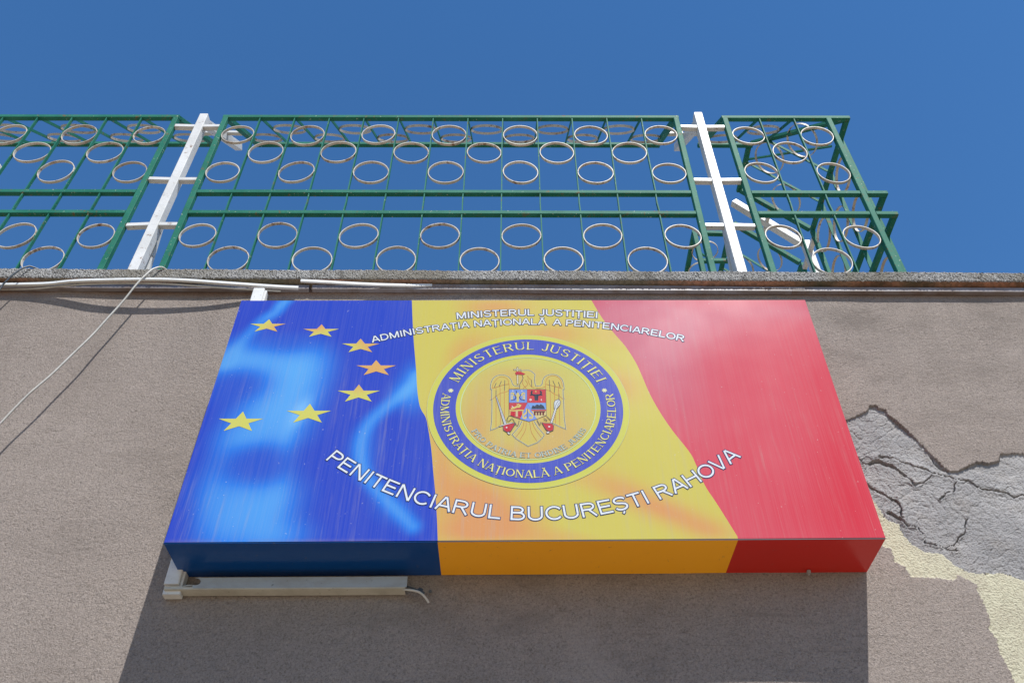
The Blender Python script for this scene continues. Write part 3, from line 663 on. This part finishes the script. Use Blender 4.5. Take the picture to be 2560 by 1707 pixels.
# returns of the box (underside, ends, top)
def quad(name, pts, mat):
    n = Vector(); return link(name, [tuple(p) for p in pts], [tuple(range(len(pts)))], mat, sign)
bx1 = by[-1][0]; bx2 = yr[-1][0]; bk1 = at(1103, 1440.8, DIST).x; bk2 = at(1814.7, 1434, DIST).x
zbl = lambda x: BL.z + (BR.z - BL.z) * (x - BL.x) / (BR.x - BL.x)
def under(name, xa, xb, ka, kb, mat):
    z = .0; v = [(xa, FY, zbl(xa)), (xb, FY, zbl(xb)), (kb, .0, zbl(kb)), (ka, .0, zbl(ka))]
    u = [(a, b, c + .004) for a, b, c in v]; v[0] = (v[0][0], v[0][1], v[0][2]); 
    return link(name, v + u, [(0,3,2,1),(4,5,6,7),(0,1,5,4),(1,2,6,5),(2,3,7,6),(3,0,4,7)], mat, sign)
def shift(v, d): return [(a, b + d, c) for a, b, c in v]
under('navy_underside', BL.x + .0006, bx1, BL.x + .0006, bk1, NAVY); under('amber_underside', bx1, bx2, bk1, bk2, ORANGE); under('crimson_underside', bx2, BR.x - .0006, bk2, BR.x - .0006, CRIMSON)
def side(name, a, b, mat, s_):
    v = [(a.x, FY + .0006, a.z), (b.x, FY + .0006, b.z + .0045), (b.x, 0, b.z + .0045), (a.x, 0, a.z)]; u = [(x + s_ * .004, y, z) for x, y, z in v]
    return link(name, v + u, [(0,1,2,3),(7,6,5,4),(0,4,5,1),(1,5,6,2),(2,6,7,3),(3,7,4,0)], mat, sign)
side('navy_end', TL, BL, NAVY, 1); side('crimson_end', TR, BR, CRIMSON, -1)
WHG = mat_plastic('folded_top', (.62, .60, .62), (.5, .45, .45))
mb = MB(); mb.box((TL.x + .005, FY + .001, TL.z - .006), (TR.x - .005, 0, TL.z - .001)); mb.build('top_sheet', WHG, sign)
# dark seam along the folded lower edge
SEAM = mat_plastic('seam', (.10, .075, .09), (.05, .04, .05)); 
mb = MB(); mb.bar((bx1, FY - .0004, zbl(bx1) + .0004), (BR.x, FY - .0004, BR.z + .0004), .0014, .0022, (0, 1, 0)); mb.build('seam', SEAM, sign)
mb = MB(); mb.bar((BL.x, FY - .0003, BL.z + .0002), (bx1 - .002, FY - .0003, zbl(bx1) + .0002), .0012, .0012, (0, 1, 0)); mb.build('seam', NAVY, sign)
mb = MB(); mb.tube([at(2022, 1426, 2.284), at(2022, 1432, 2.284)], .006, 10); mb.tube([at(2022, 1431.5, 2.284), at(2022, 1436.5, 2.284)], .0035, 10); mb.build('bolt', mat_metal('steel', (.4,.4,.4), (.3,.3,.3)), sign)

class Print:
    def __init__(s, y): s.v = []; s.f = []; s.c = []; s.y = y
    def lay(s): s.y -= .00001
    def poly(s, pts, col):
        s.lay(); n = len(s.v); T = tessellate_polygon([[Vector((a, b, 0)) for a, b in pts]])
        s.v += [(a, s.y, b) for a, b in pts]; s.c += [col] * len(pts)
        for t in T:
            a, b, c = [Vector((*pts[i], 0)) for i in t]
            t = t if (b - a).cross(c - a).z > 0 else (t[0], t[2], t[1]); s.f.append(tuple(n + i for i in t))
    def strip(s, pts, w, col, closed=False, ends=0.0):
        "w: width or list of widths"
        s.lay(); P = [Vector((a, b)) for a, b in pts]; m = len(P); ww = w if isinstance(w, (list, tuple)) else [w] * m; n = len(s.v)
        if ends and not closed:
            d = (P[1] - P[0]).normalized(); P[0] = P[0] - d * ends; d = (P[-1] - P[-2]).normalized(); P[-1] = P[-1] + d * ends
        for i, p in enumerate(P):
            if closed: a, b = P[i-1], P[(i+1) % m]
            else: a, b = P[max(i-1, 0)], P[min(i+1, m-1)]
            d0 = (p - a).normalized() if (p - a).length > 1e-9 else None; d1 = (b - p).normalized() if (b - p).length > 1e-9 else None
            d0 = d0 or d1; d1 = d1 or d0; t = (d0 + d1)
            t = t.normalized() if t.length > 1e-6 else d1
            nn = Vector((-t.y, t.x)); k = 1 / max(.5, abs(t.dot(d1))); h = ww[i] / 2 * k
            s.v += [(p.x + nn.x*h, s.y, p.y + nn.y*h), (p.x - nn.x*h, s.y, p.y - nn.y*h)]; s.c += [col, col]
        for i in range(m if closed else m - 1):
            j = (i + 1) % m; s.f.append((n+2*i+1, n+2*j+1, n+2*j, n+2*i))
    def disc(s, cx, cz, rx, rz_, col, n=96): s.poly([(cx + rx*math.cos(2*math.pi*i/n), cz + rz_*math.sin(2*math.pi*i/n)) for i in range(n)], col)
    def build(s, name, parent): return link(name, s.v, s.f, PRINT, parent, cols=s.c)

# --- lettering: stroke alphabet, cap height 1
def arc(cx, cy, rx, ry, a0, a1, n=12): return [(cx + rx*math.cos(R(a0 + (a1-a0)*i/n)), cy + ry*math.sin(R(a0 + (a1-a0)*i/n))) for i in range(n + 1)]
e_ = .065
G_ = {   # advance width, strokes (kind, points); kinds: K thick, n thin, c curved; serifs listed as (x, y)
 'A': (.74, [('n', [(.05,0),(.355,1)]), ('K', [(.39,1),(.695,0)]), ('n', [(.16,.33),(.58,.33)])], [(.05,0),(.695,0)]),
 'B': (.72, [('K', [(.09,0),(.09,1)]), ('c', [(.09,1-e_),(.36,1-e_)] + arc(.36,.735,.21,.2,90,-90,8)[1:] + [(.09,.535)]), ('c', [(.30,.535),(.38,.535)] + arc(.40,.3,.235,.235,90,-90,8)[1:] + [(.09,e_)])], [(.09,0),(.09,1)]),
 'C': (.76, [('c', arc(.42,.5,.345,.44,38,322,18))], []),
 'D': (.76, [('K', [(.09,0),(.09,1)]), ('c', [(.09,1-e_),(.33,1-e_)] + arc(.33,.5,.345,.435,90,-90,12)[1:] + [(.09,e_)])], [(.09,0),(.09,1)]),
 'E': (.68, [('K', [(.09,0),(.09,1)]), ('n', [(.09,1-e_),(.62,1-e_)]), ('n', [(.09,.52),(.57,.52)]), ('n', [(.09,e_),(.64,e_)])], [(.09,0),(.09,1)]),
 'H': (.76, [('K', [(.09,0),(.09,1)]), ('K', [(.66,0),(.66,1)]), ('n', [(.09,.54),(.66,.54)])], [(.09,0),(.09,1),(.66,0),(.66,1)]),
 'I': (.26, [('K', [(.13,0),(.13,1)])], [(.13,0),(.13,1)]),
 'J': (.54, [('K', [(.42,1),(.42,.35)]), ('c', [(.42,.36)] + arc(.245,.29,.175,.225,0,-165,10))], [(.42,1)]),
 'L': (.60, [('K', [(.09,0),(.09,1)]), ('n', [(.09,e_),(.57,e_)])], [(.09,0),(.09,1)]),
 'M': (.87, [('n', [(.09,0),(.09,1)]), ('K', [(.10,1),(.43,.04)]), ('n', [(.43,.04),(.76,1)]), ('K', [(.77,0),(.77,1)])], [(.09,0),(.77,0)]),
 'N': (.76, [('n', [(.09,0),(.09,1)]), ('K', [(.10,1),(.65,0)]), ('n', [(.66,0),(.66,1)])], [(.09,0),(.66,1),(.09,1)]),
 'O': (.82, [('o', arc(.41,.5,.345,.44,0,360,28)[:-1])], []),
 'P': (.68, [('K', [(.09,0),(.09,1)]), ('c', [(.09,1-e_),(.37,1-e_)] + arc(.37,.705,.23,.23,90,-90,8)[1:] + [(.09,.475)])], [(.09,0),(.09,1)]),
 'R': (.76, [('K', [(.09,0),(.09,1)]), ('c', [(.09,1-e_),(.40,1-e_)] + arc(.40,.72,.22,.215,90,-90,8)[1:] + [(.09,.505)]), ('K', [(.38,.50),(.68,0)])], [(.09,0),(.09,1)]),
 'S': (.70, [('c', arc(.345,.74,.25,.20,15,180,10) + [(.10,.70),(.15,.60),(.26,.545),(.42,.50),(.55,.43),(.60,.33)] + arc(.345,.285,.26,.225,-10,-165,10))], []),
 'T': (.64, [('n', [(.02,1-e_),(.62,1-e_)]), ('K', [(.32,0),(.32,1)])], [(.32,0)]),
 'U': (.76, [('K', [(.09,1),(.09,.34)]), ('c', [(.09,.35)] + arc(.375,.33,.285,.27,180,360,12)), ('n', [(.66,.34),(.66,1)])], [(.09,1),(.66,1)]),
 'V': (.70, [('K', [(.03,1),(.335,0)]), ('n', [(.365,0),(.67,1)])], [(.03,1),(.67,1)]),
 ' ': (.30, [], []), '~': (.16, [], []),
}
for base_, new in (('T', 'Ț'), ('S', 'Ș')):
    w_, st, sf = G_[base_]; x = .32 if base_ == 'T' else .35; G_[new] = (w_, st + [('d', [(x+.03,-.07),(x+.02,-.14),(x-.04,-.22)])], sf)
w_, st, sf = G_['A']; G_['Ă'] = (w_, st + [('d', arc(.37,1.22,.15,.12,200,340,6))], sf)
def text(pr, s, cx, cz, rad, a0, a1, cap, col, kind='sans', top=True, wt=.13, outline=None, ow=.0, gap=.045):
    adv = [G_[ch][0] + gap for ch in s]; tot = sum(adv) - gap; arcl = abs(R(a1 - a0)) * rad; xs = arcl / (tot * cap)
    def place(x, y):   # x along the line in letter units, y up
        l = x * xs * cap
        return l, y * cap
    ybase = pr.y
    for pas in ((0, 1) if outline else (1,)):
        pos = 0
        for pos_i, (ch, ad) in enumerate(zip(s, adv)):
            w_, strokes, serifs = G_[ch]; mid = pos + w_ / 2; l = mid * xs * cap
            th = R(a0) - l / rad if top else R(a0) + l / rad
            if top: up = Vector((math.cos(th), math.sin(th))); rt = Vector((math.sin(th), -math.cos(th)))
            else: up = Vector((-math.cos(th), -math.sin(th))); rt = Vector((-math.sin(th), math.cos(th)))
            org = Vector((cx + rad * math.cos(th), cz + rad * math.sin(th)))
            def T(p): q = org + rt * ((p[0] - w_/2) * xs * cap) + up * (p[1] * cap); return (q.x, q.y)
            extra = ow * 2 if pas == 0 else 0; color = outline if pas == 0 else col
            for k_i, (k, pts) in enumerate(strokes):
                pr.y = ybase - .00030 * pas - .00002 * k_i - (.00012 if pos_i % 2 else 0)
                if kind == 'sans': wd = [wt * (1 if k != 'd' else .8)] * len(pts)
                else:
                    hi, lo = wt, wt * .38
                    if k in 'K': wd = [hi] * len(pts)
                    elif k == 'n': wd = [lo] * len(pts)
                    elif k == 'd': wd = [wt * .6] * len(pts)
                    else:
                        wd = []; m = len(pts)
                        for i in range(m):
                            a = pts[i-1] if (i or k == 'o') else pts[0]; b = pts[(i+1) % m] if (i < m-1 or k == 'o') else pts[-1]
                            d = Vector((b[0]-a[0], b[1]-a[1])).normalized(); wd.append(lo + (hi - lo) * abs(d.y) ** 1.5)
                pr.strip([T(p) for p in pts], [x * cap + extra for x in wd], color, closed=(k == 'o'), ends=extra / 2)
            if kind == 'serif':
                for x, y in serifs:
                    yy = y + (.022 if y < .5 else -.022); pr.strip([T((x - .13, yy)), T((x + .13, yy))], .045 * cap + extra, color, ends=extra / 2)
            pos += ad
WHT = lin((236, 243, 250)); OUT = lin((52, 66, 112))
pr = Print(FY - .0006); text(pr, 'MINISTERUL JUSTIȚIEI', .072, CAM_Z + .245, 1.9563, 97.75, 83.35, .032, WHT, outline=OUT, ow=.0022, wt=.15); pr.build('lettering', sign)
pr = Print(FY - .0005); text(pr, 'ADMINISTRAȚIA NAȚIONALĂ~ A PENITENCIARELOR', .0625, CAM_Z + .4794, 1.677, 108.6, 71.95, .0300, WHT, outline=OUT, ow=.0022, wt=.15); pr.build('lettering', sign)
pr = Print(FY - .0006); text(pr, 'PENITENCIARUL BUCUREȘTI RAHOVA', .058, CAM_Z + 2.3673, .998, -128.2, -50.9, .0465, WHT, top=False, outline=OUT, ow=.0024, wt=.122); pr.build('lettering', sign)
# --- stars
def star(pts, cols, label=None):
    P = [Vector(q2(*p)) for p in pts]   # top, right, bottom right, bottom left, left
    def X(a, b, c, d):
        r = b - a; s_ = d - c; t = ((c - a).x * s_.y - (c - a).y * s_.x) / (r.x * s_.y - r.y * s_.x); return a + r * t
    I = [X(P[0], P[2], P[4], P[1]), X(P[0], P[2], P[1], P[3]), X(P[1], P[3], P[2], P[4]), X(P[0], P[3], P[2], P[4]), X(P[0], P[3], P[4], P[1])]
    c = sum(P, Vector((0, 0))) / 5; v = [(c.x, FY - .0005, c.y)]; cc = [np.mean([lin(x) for x in cols], axis=0)]
    for i in range(5):
        v.append((P[i].x, FY - .0005, P[i].y)); v.append((I[i].x, FY - .0005, I[i].y))
        cc.append(lin(cols[i])); cc.append(np.mean([lin(cols[i]), lin(cols[(i+1) % 5])], axis=0))
    f = [(0, 1 + (i + 1) % 10, 1 + i) for i in range(10)]
    o = link('star', v, f, PRINT, sign, cols=[tuple(x) for x in cc])
    if label: o['label'] = label
Yl = (216, 214, 108); Or = (226, 178, 108); Ro = (232, 164, 112)
def z1(p): return (560 + p[0] / 4.127, 740 + p[1] / 4.127)
def z5(p): return (p[0] / 2.6128, 640 + p[1] / 2.6128)
for pts, cols, cv in (
  ([(467,240),(638,287),(550,368),(315,367),(270,287)], [Yl, Or, Or, Yl, Yl], z1),
  ([(1008,292),(1188,340),(1111,421),(875,421),(818,340)], [Ro, Yl, Yl, Yl, Or], z1),
  ([(1410,440),(1603,492),(1530,580),(1283,580),(1215,490)], [Or, Or, Or, Yl, Yl], z1),
  ([(1570,660),(1776,716),(1702,816),(1440,816),(1366,716)], [Or, Or, Or, Or, Or], z1),
  ([(1392,912),(1610,976),(1525,1089),(1247,1089),(1170,976)], [Or, Yl, Yl, Yl, Yl], z1),
  ([(888,1110),(1107,1183),(1010,1305),(713,1305),(648,1183)], [Yl, Yl, Yl, Yl, Yl], z1),
  ([(1588,1015),(1720,1062),(1646,1142),(1460,1142),(1428,1062)], [Yl, Yl, Yl, Yl, Yl], z5)):
    star([cv(p) for p in pts], cols, 'orange star' if cols[0] == Or and cols[1] == Or and cols[4] == Or else None)
# --- seal
SX, SZ = .0508, CAM_Z + 1.7907
YEL = lin((212, 212, 100)); RB = lin((84, 96, 196))
class _: pass
pr = Print(FY - .0010)
pr.disc(SX, SZ, .3195, .3145, lin((205, 205, 150)))
pr.disc(SX, SZ, .3178, .3128, YEL)
seal = pr.build('round_seal', sign)
def ring_part(name, y, R0, R1, col, rim=None):
    pr = Print(y); n = 120
    k = .98
    if rim:
        for rr in (R0 - .0012, R1 + .0012): pr.strip([(SX + rr*math.cos(2*math.pi*i/n), SZ + rr*k*math.sin(2*math.pi*i/n)) for i in range(n)], .0026, rim, closed=True)
    rm = (R0 + R1) / 2; pr.strip([(SX + rm*math.cos(2*math.pi*i/n), SZ + rm*k*math.sin(2*math.pi*i/n)) for i in range(n)], R0 - R1, col, closed=True)
    return pr
pr = ring_part('blue_ring', FY - .0013, .2990, .2285, RB, lin((60, 62, 130))); pr.build('blue_ring', seal)
pr = Print(FY - .0013); n = 90; inn = []
for j, rr in enumerate(np.linspace(0, .2100, 22)):
    for i in range(n): inn.append((SX + rr*math.cos(2*math.pi*i/n), SZ + rr*.98*math.sin(2*math.pi*i/n)))
xy = np.array(inn); l = np.clip(blob(xy[:,0], xy[:,1], [(1120,900,50,30,0,.4),(1090,980,30,40,0,.8),(1120,1050,50,25,0,.7),(1200,860,60,14,0,.5),(1300,1000,60,40,0,.55),(1280,920,40,30,0,.3),(1240,1050,60,20,0,.6),(1200,960,80,60,0,.3)]), 0, 1)
cc = mixc(A(208, 206, 112), A(216, 172, 108), l)
link('centre_field', [(a, FY - .0014, b) for a, b in inn], [((j+1)*n+i, (j+1)*n+(i+1) % n, j*n+(i+1) % n, j*n+i) for j in range(21) for i in range(n)], PRINT, seal, cols=cc.tolist())
pr.y = FY - .0015; pr.strip([(SX + .2135*math.cos(2*math.pi*i/n), SZ + .2135*.98*math.sin(2*math.pi*i/n)) for i in range(n)], .0030, lin((208, 222, 176)), closed=True); pr.build('pale_line', seal)
def ang(u, v): a, b = q2(u, v); return math.degrees(math.atan2(b - SZ, a - SX))
LET = lin((236, 234, 150)); DK = lin((58, 58, 120))
a0, a1 = ang(1144.5, 957), ang(1502.7, 953.8)
pr = Print(FY - .0018); text(pr, 'MINISTERUL JUSTIȚIEI', SX, SZ, .2445, a0, a1, .0355, LET, 'serif', True, .145, DK, .0008, gap=.12); pr.build('lettering', seal)
a0, a1 = ang(1108, 984), ang(1534, 984)
if a1 < a0: a1 += 360
if a0 > 0: a0 -= 360; a1 -= 360
pr = Print(FY - .0018); text(pr, 'ADMINISTRAȚIA NAȚIONALĂ A PENITENCIARELOR', SX, SZ, .2765, a0, a1, .0275, LET, 'serif', False, .155, DK, .0008, gap=.11); pr.build('lettering', seal)
pr = Print(FY - .0018)
for u, v in ((1127, 977), (1511, 976.4)):
    a, b = q2(u, v)
    for k in range(4):
        th = R(45 * k + 22); pr.strip([(a - .0085*math.cos(th), b - .0085*math.sin(th)), (a + .0085*math.cos(th), b + .0085*math.sin(th))], .0032, lin((238, 240, 190)))
pr.build('asterisks', seal)
pr = Print(FY - .0018); text(pr, 'PRO PATRIA ET ORDINE JURIS', SX, SZ, .2035, -149.8, -28.2, .0185, lin((196, 214, 200)), 'serif', False, .15, lin((120, 140, 165)), .0007, gap=.12); pr.build('motto', seal)
# coat of arms
def ze(p): return q2(1200 + p[0] / 6.533, 900 + p[1] / 6.533)
pr = Print(FY - .0018)
def PL(pts, c): pr.poly([ze(p) for p in pts], lin(c))
def LN(pts, w_, c, closed=False, sm=True):
    P = [ze(p) for p in pts]
    if sm and not closed and len(P) > 2: P = smooth2(P, 4)
    pr.strip(P, w_, lin(c), closed=closed)
GO = (212, 194, 106); DKc = (96, 92, 106); RD = (198, 92, 62); HALO = (224, 226, 190)
wl = [(172,485),(175,400),(205,320),(260,270),(340,248),(430,262),(490,305),(520,360),(530,395),(570,428),(645,432)]
wls = [(172,485),(192,484),(190,640),(176,650),(195,654),(195,800),(190,1000),(172,1150),(270,1115),(385,1055)]
wr = [(910,432),(980,425),(1015,395),(1020,350),(1050,290),(1100,255),(1180,240),(1260,255),(1330,310),(1360,380),(1375,480)]
wrs = [(1375,480),(1355,490),(1362,620),(1375,636),(1362,650),(1370,800),(1375,950),(1400,1130),(1300,1090),(1180,1030)]
head = [(665,185),(740,172),(820,180),(880,225),(897,250),(888,320),(900,400),(910,432)]
PL(wl[::-1] + wls[1:] + [(475,905),(475,487),(645,470)], GO); PL(wr + wrs[1:] + [(1082,905),(1072,487),(905,470)], GO)
PL([(645,480),(650,400),(690,350),(705,300),(690,250),(680,190)] + head[1:] + [(905,480)], GO)
tail = [(685,1000),(640,1090),(525,1220),(575,1275),(640,1320),(785,1410),(940,1350),(1020,1275),(1050,1225),(940,1100),(880,1000)]
PL(tail, GO)
for l_ in (wl, wls, wr, wrs, head, tail): LN(l_, .0042, HALO, sm=l_ in (wl, wr, head))
for l_ in (wl, wls, wr, wrs, head, tail, [(690,250),(705,300),(680,350),(650,400),(645,470)]): LN(l_, .0020, DKc, sm=l_ in (wl, wr, head))
for l_ in ([(195,470),(215,400),(260,330),(330,280),(400,285),(450,320),(470,380),(475,480),(440,520),(330,550),(262,600),(190,650)], [(262,450),(262,1110)], [(328,430),(335,1080)], [(398,500),(400,980)],
           [(1350,440),(1320,340),(1260,280),(1180,262),(1110,290),(1075,360),(1075,480),(1145,510),(1212,560),(1290,590),(1362,650)], [(1145,500),(1155,980)], [(1212,430),(1235,1040)], [(1280,430),(1305,1080)],
           [(475,470),(560,470),(645,450)], [(910,455),(1000,465),(1075,430)], [(720,1010),(690,1120),(580,1270)], [(755,1010),(740,1150),(650,1310)], [(810,1010),(840,1180),(930,1330)], [(850,1010),(900,1130),(1005,1270)],
           [(700,330),(700,400),(760,470)], [(740,330),(780,400),(740,440),(700,470)], [(780,310),(800,380),(840,440),(890,460)], [(770,260),(800,300),(840,330)], [(200,470),(290,440),(390,410),(470,400)], [(1080,400),(1200,430),(1340,470)]):
    LN(l_, .0013, (204, 124, 80))
for l_ in ([(405,335),(400,500)], [(265,380),(235,450)], [(350,350),(310,440)], [(262,500),(262,600)], [(1130,330),(1145,520)], [(1190,345),(1225,420),(1212,540)], [(1280,365),(1310,450)], [(1290,560),(1290,640)], [(840,330),(845,440)]):
    LN(l_, .0018, DKc, sm=False)
PL([(572,215),(600,195),(660,195),(740,230),(715,250),(620,240),(590,250)], (196, 62, 72))
LN([(612,120),(612,195)], .0055, DKc); LN([(612,128),(612,190)], .0032, (228,222,190)); LN([(548,163),(672,163)], .0055, DKc); LN([(554,163),(666,163)], .0032, (228,222,190))
LN([(612,250),(615,405)], .0052, DKc); LN([(612,250),(615,398)], .0030, (228,222,190))
# shield
PL([(470,482),(1077,482),(1088,908),(800,1016),(470,910)], DKc)
PL([(477,490),(767,490),(767,701),(477,701)], (128, 156, 222)); PL([(771,490),(1070,490),(1073,703),(771,703)], (208, 78, 82))
PL([(477,706),(768,706),(725,820),(655,962),(477,905)], (204, 74, 80)); PL([(771,706),(1073,706),(1080,815),(835,815)], (128, 170, 230)); PL([(772,712),(925,970),(800,1008),(655,966)], (130, 156, 226))
PL([(833,818),(1080,818),(1080,836),(843,836)], (200,70,70)); PL([(843,838),(1080,838),(1080,903),(928,968)], (216, 200, 140))
PL([(835,805),(860,745),(895,760),(925,730),(975,745),(990,725),(1035,750),(1065,808)], (66, 76, 92))
for i in range(4): PL([(880+i*46,842),(908+i*46,842),(908+i*46,908),(880+i*46,908)], (110, 50, 54)) 
PL([(880,842),(1062,842),(1062,862),(880,862)], (110,50,54))
LN([(765,800),(762,860),(705,915),(715,955),(745,955),(745,925)], .0052, (222,202,120)); LN([(790,810),(808,860),(855,905),(850,950),(820,955),(820,925)], .0052, (222,202,120)); LN([(778,800),(772,880),(772,950)], .002, DKc)
LN([(617,540),(617,690)], .0075, (218,202,120)); LN([(500,560),(540,545),(560,580),(600,590)], .0055, (218,202,120)); LN([(735,560),(700,545),(675,580),(630,590)], .0055, (218,202,120))
for x in (508, 530, 705, 728): LN([(x,575),(x,655)], .0030, (222,208,140))
for l_ in ([(560,560),(590,620),(560,660)], [(670,560),(645,620),(675,660)], [(510,665),(560,650)], [(730,665),(680,650)], [(590,510),(600,545)]): LN(l_, .0028, (44, 58, 130), sm=False)
pr.disc(*ze((536,510)), .0018, .0022, lin((240,240,240)), 10); pr.disc(*ze((684,510)), .0018, .0022, lin((240,240,240)), 10)
PL([(882,565),(960,565),(945,665),(895,665)], (62, 70, 82)); LN([(850,510),(840,550),(870,578),(920,580),(965,578),(1000,550),(985,510)], .0055, (62,70,82)); LN([(815,580),(870,575),(965,575),(1020,580)], .0042, (62,70,82))
pr.disc(*ze((912,522)), .0026, .0030, lin((226,208,120)), 5); pr.disc(*ze((825,655)), .0038, .0046, lin((236,232,226)), 8); pr.disc(*ze((825,655)), .0014, .0018, lin((200,76,80)), 6); pr.disc(*ze((1008,658)), .0030, .0038, lin((236,232,226)), 10); pr.disc(*ze((1017,656)), .0024, .0030, lin((208,78,82)), 10)
LN([(505,800),(560,790),(600,770),(640,770),(660,735)], .0070, (222,204,120)); LN([(520,760),(545,780)], .003, (236,232,226)); LN([(600,740),(640,730)], .0055, (222,204,120)); LN([(480,828),(560,835),(640,828),(715,828)], .0050, (222,204,120)); LN([(600,835),(600,930)], .0065, (214,196,150)); 
for x, y in ((535,890),(655,890)): pr.disc(*ze((x,y)), .0062, .0072, lin((206,52,62)), 12)
for x in (490, 700): LN([(x,840),(x-4,915)], .0030, (222,204,120))
# sword and mace
PL([(250,590),(280,612),(438,1048),(388,1060)], DKc); PL([(257,602),(274,616),(428,1046),(398,1054)], (226, 230, 232)); LN([(268,620),(412,1045)], .0014, (130,140,170), sm=False)
PL([(372,1075),(440,1050),(570,1032),(590,1040),(548,1100),(505,1172),(440,1190),(378,1150)], DKc); PL([(380,1080),(440,1058),(565,1042),(540,1098),(498,1165),(440,1180),(386,1146)], (200, 60, 70))
LN([(310,1088),(420,1058),(535,1028)], .0046, DKc, sm=False); LN([(316,1086),(420,1058),(530,1029)], .0024, (226,226,220), sm=False); LN([(452,1188),(485,1220)], .0066, DKc); LN([(455,1190),(482,1216)], .0040, (230,230,230)); pr.disc(*ze((435,1108)), .0028, .0030, lin((240,232,230)), 8)
PL([(1205,700),(1225,665),(1290,640),(1320,690),(1310,740),(1270,790),(1235,830),(1205,800)], DKc); PL([(1212,705),(1230,672),(1286,652),(1311,692),(1302,738),(1262,782),(1235,815),(1215,795)], (214, 220, 222)); LN([(1285,660),(1240,740),(1225,800)], .0016, (120,128,150)); LN([(1300,700),(1262,760)], .0016, (120,128,150))
LN([(1235,810),(1160,1045)], .0078, DKc, sm=False); LN([(1235,810),(1162,1040)], .0052, (228,230,228), sm=False)
for i in range(7):
    x, y = 1228 - i * 10.5, 835 + i * 32; LN([(x-12,y-6),(x+12,y+8)], .0014, DKc)
PL([(1000,1022),(1060,1036),(1170,1038),(1208,1080),(1200,1155),(1130,1182),(1074,1142)], DKc); PL([(1018,1030),(1060,1044),(1166,1047),(1198,1083),(1192,1148),(1130,1172),(1082,1138)], (200, 60, 70)); LN([(1085,1190),(1135,1185)], .0080, DKc); LN([(1090,1192),(1130,1188)], .0052, (230,230,230)); pr.disc(*ze((1130,1095)), .0034, .0030, lin((240,232,230)), 8)
LN([(470,920),(440,980),(470,1005),(520,960)], .0018, DKc); LN([(530,960),(610,1080),(640,990)], .0018, DKc); LN([(1085,920),(1150,985)], .0018, DKc); LN([(1040,950),(1095,995),(1040,990)], .0018, DKc); LN([(930,980),(975,1065),(990,1020)], .0018, DKc)
pr.build('coat_of_arms', seal)
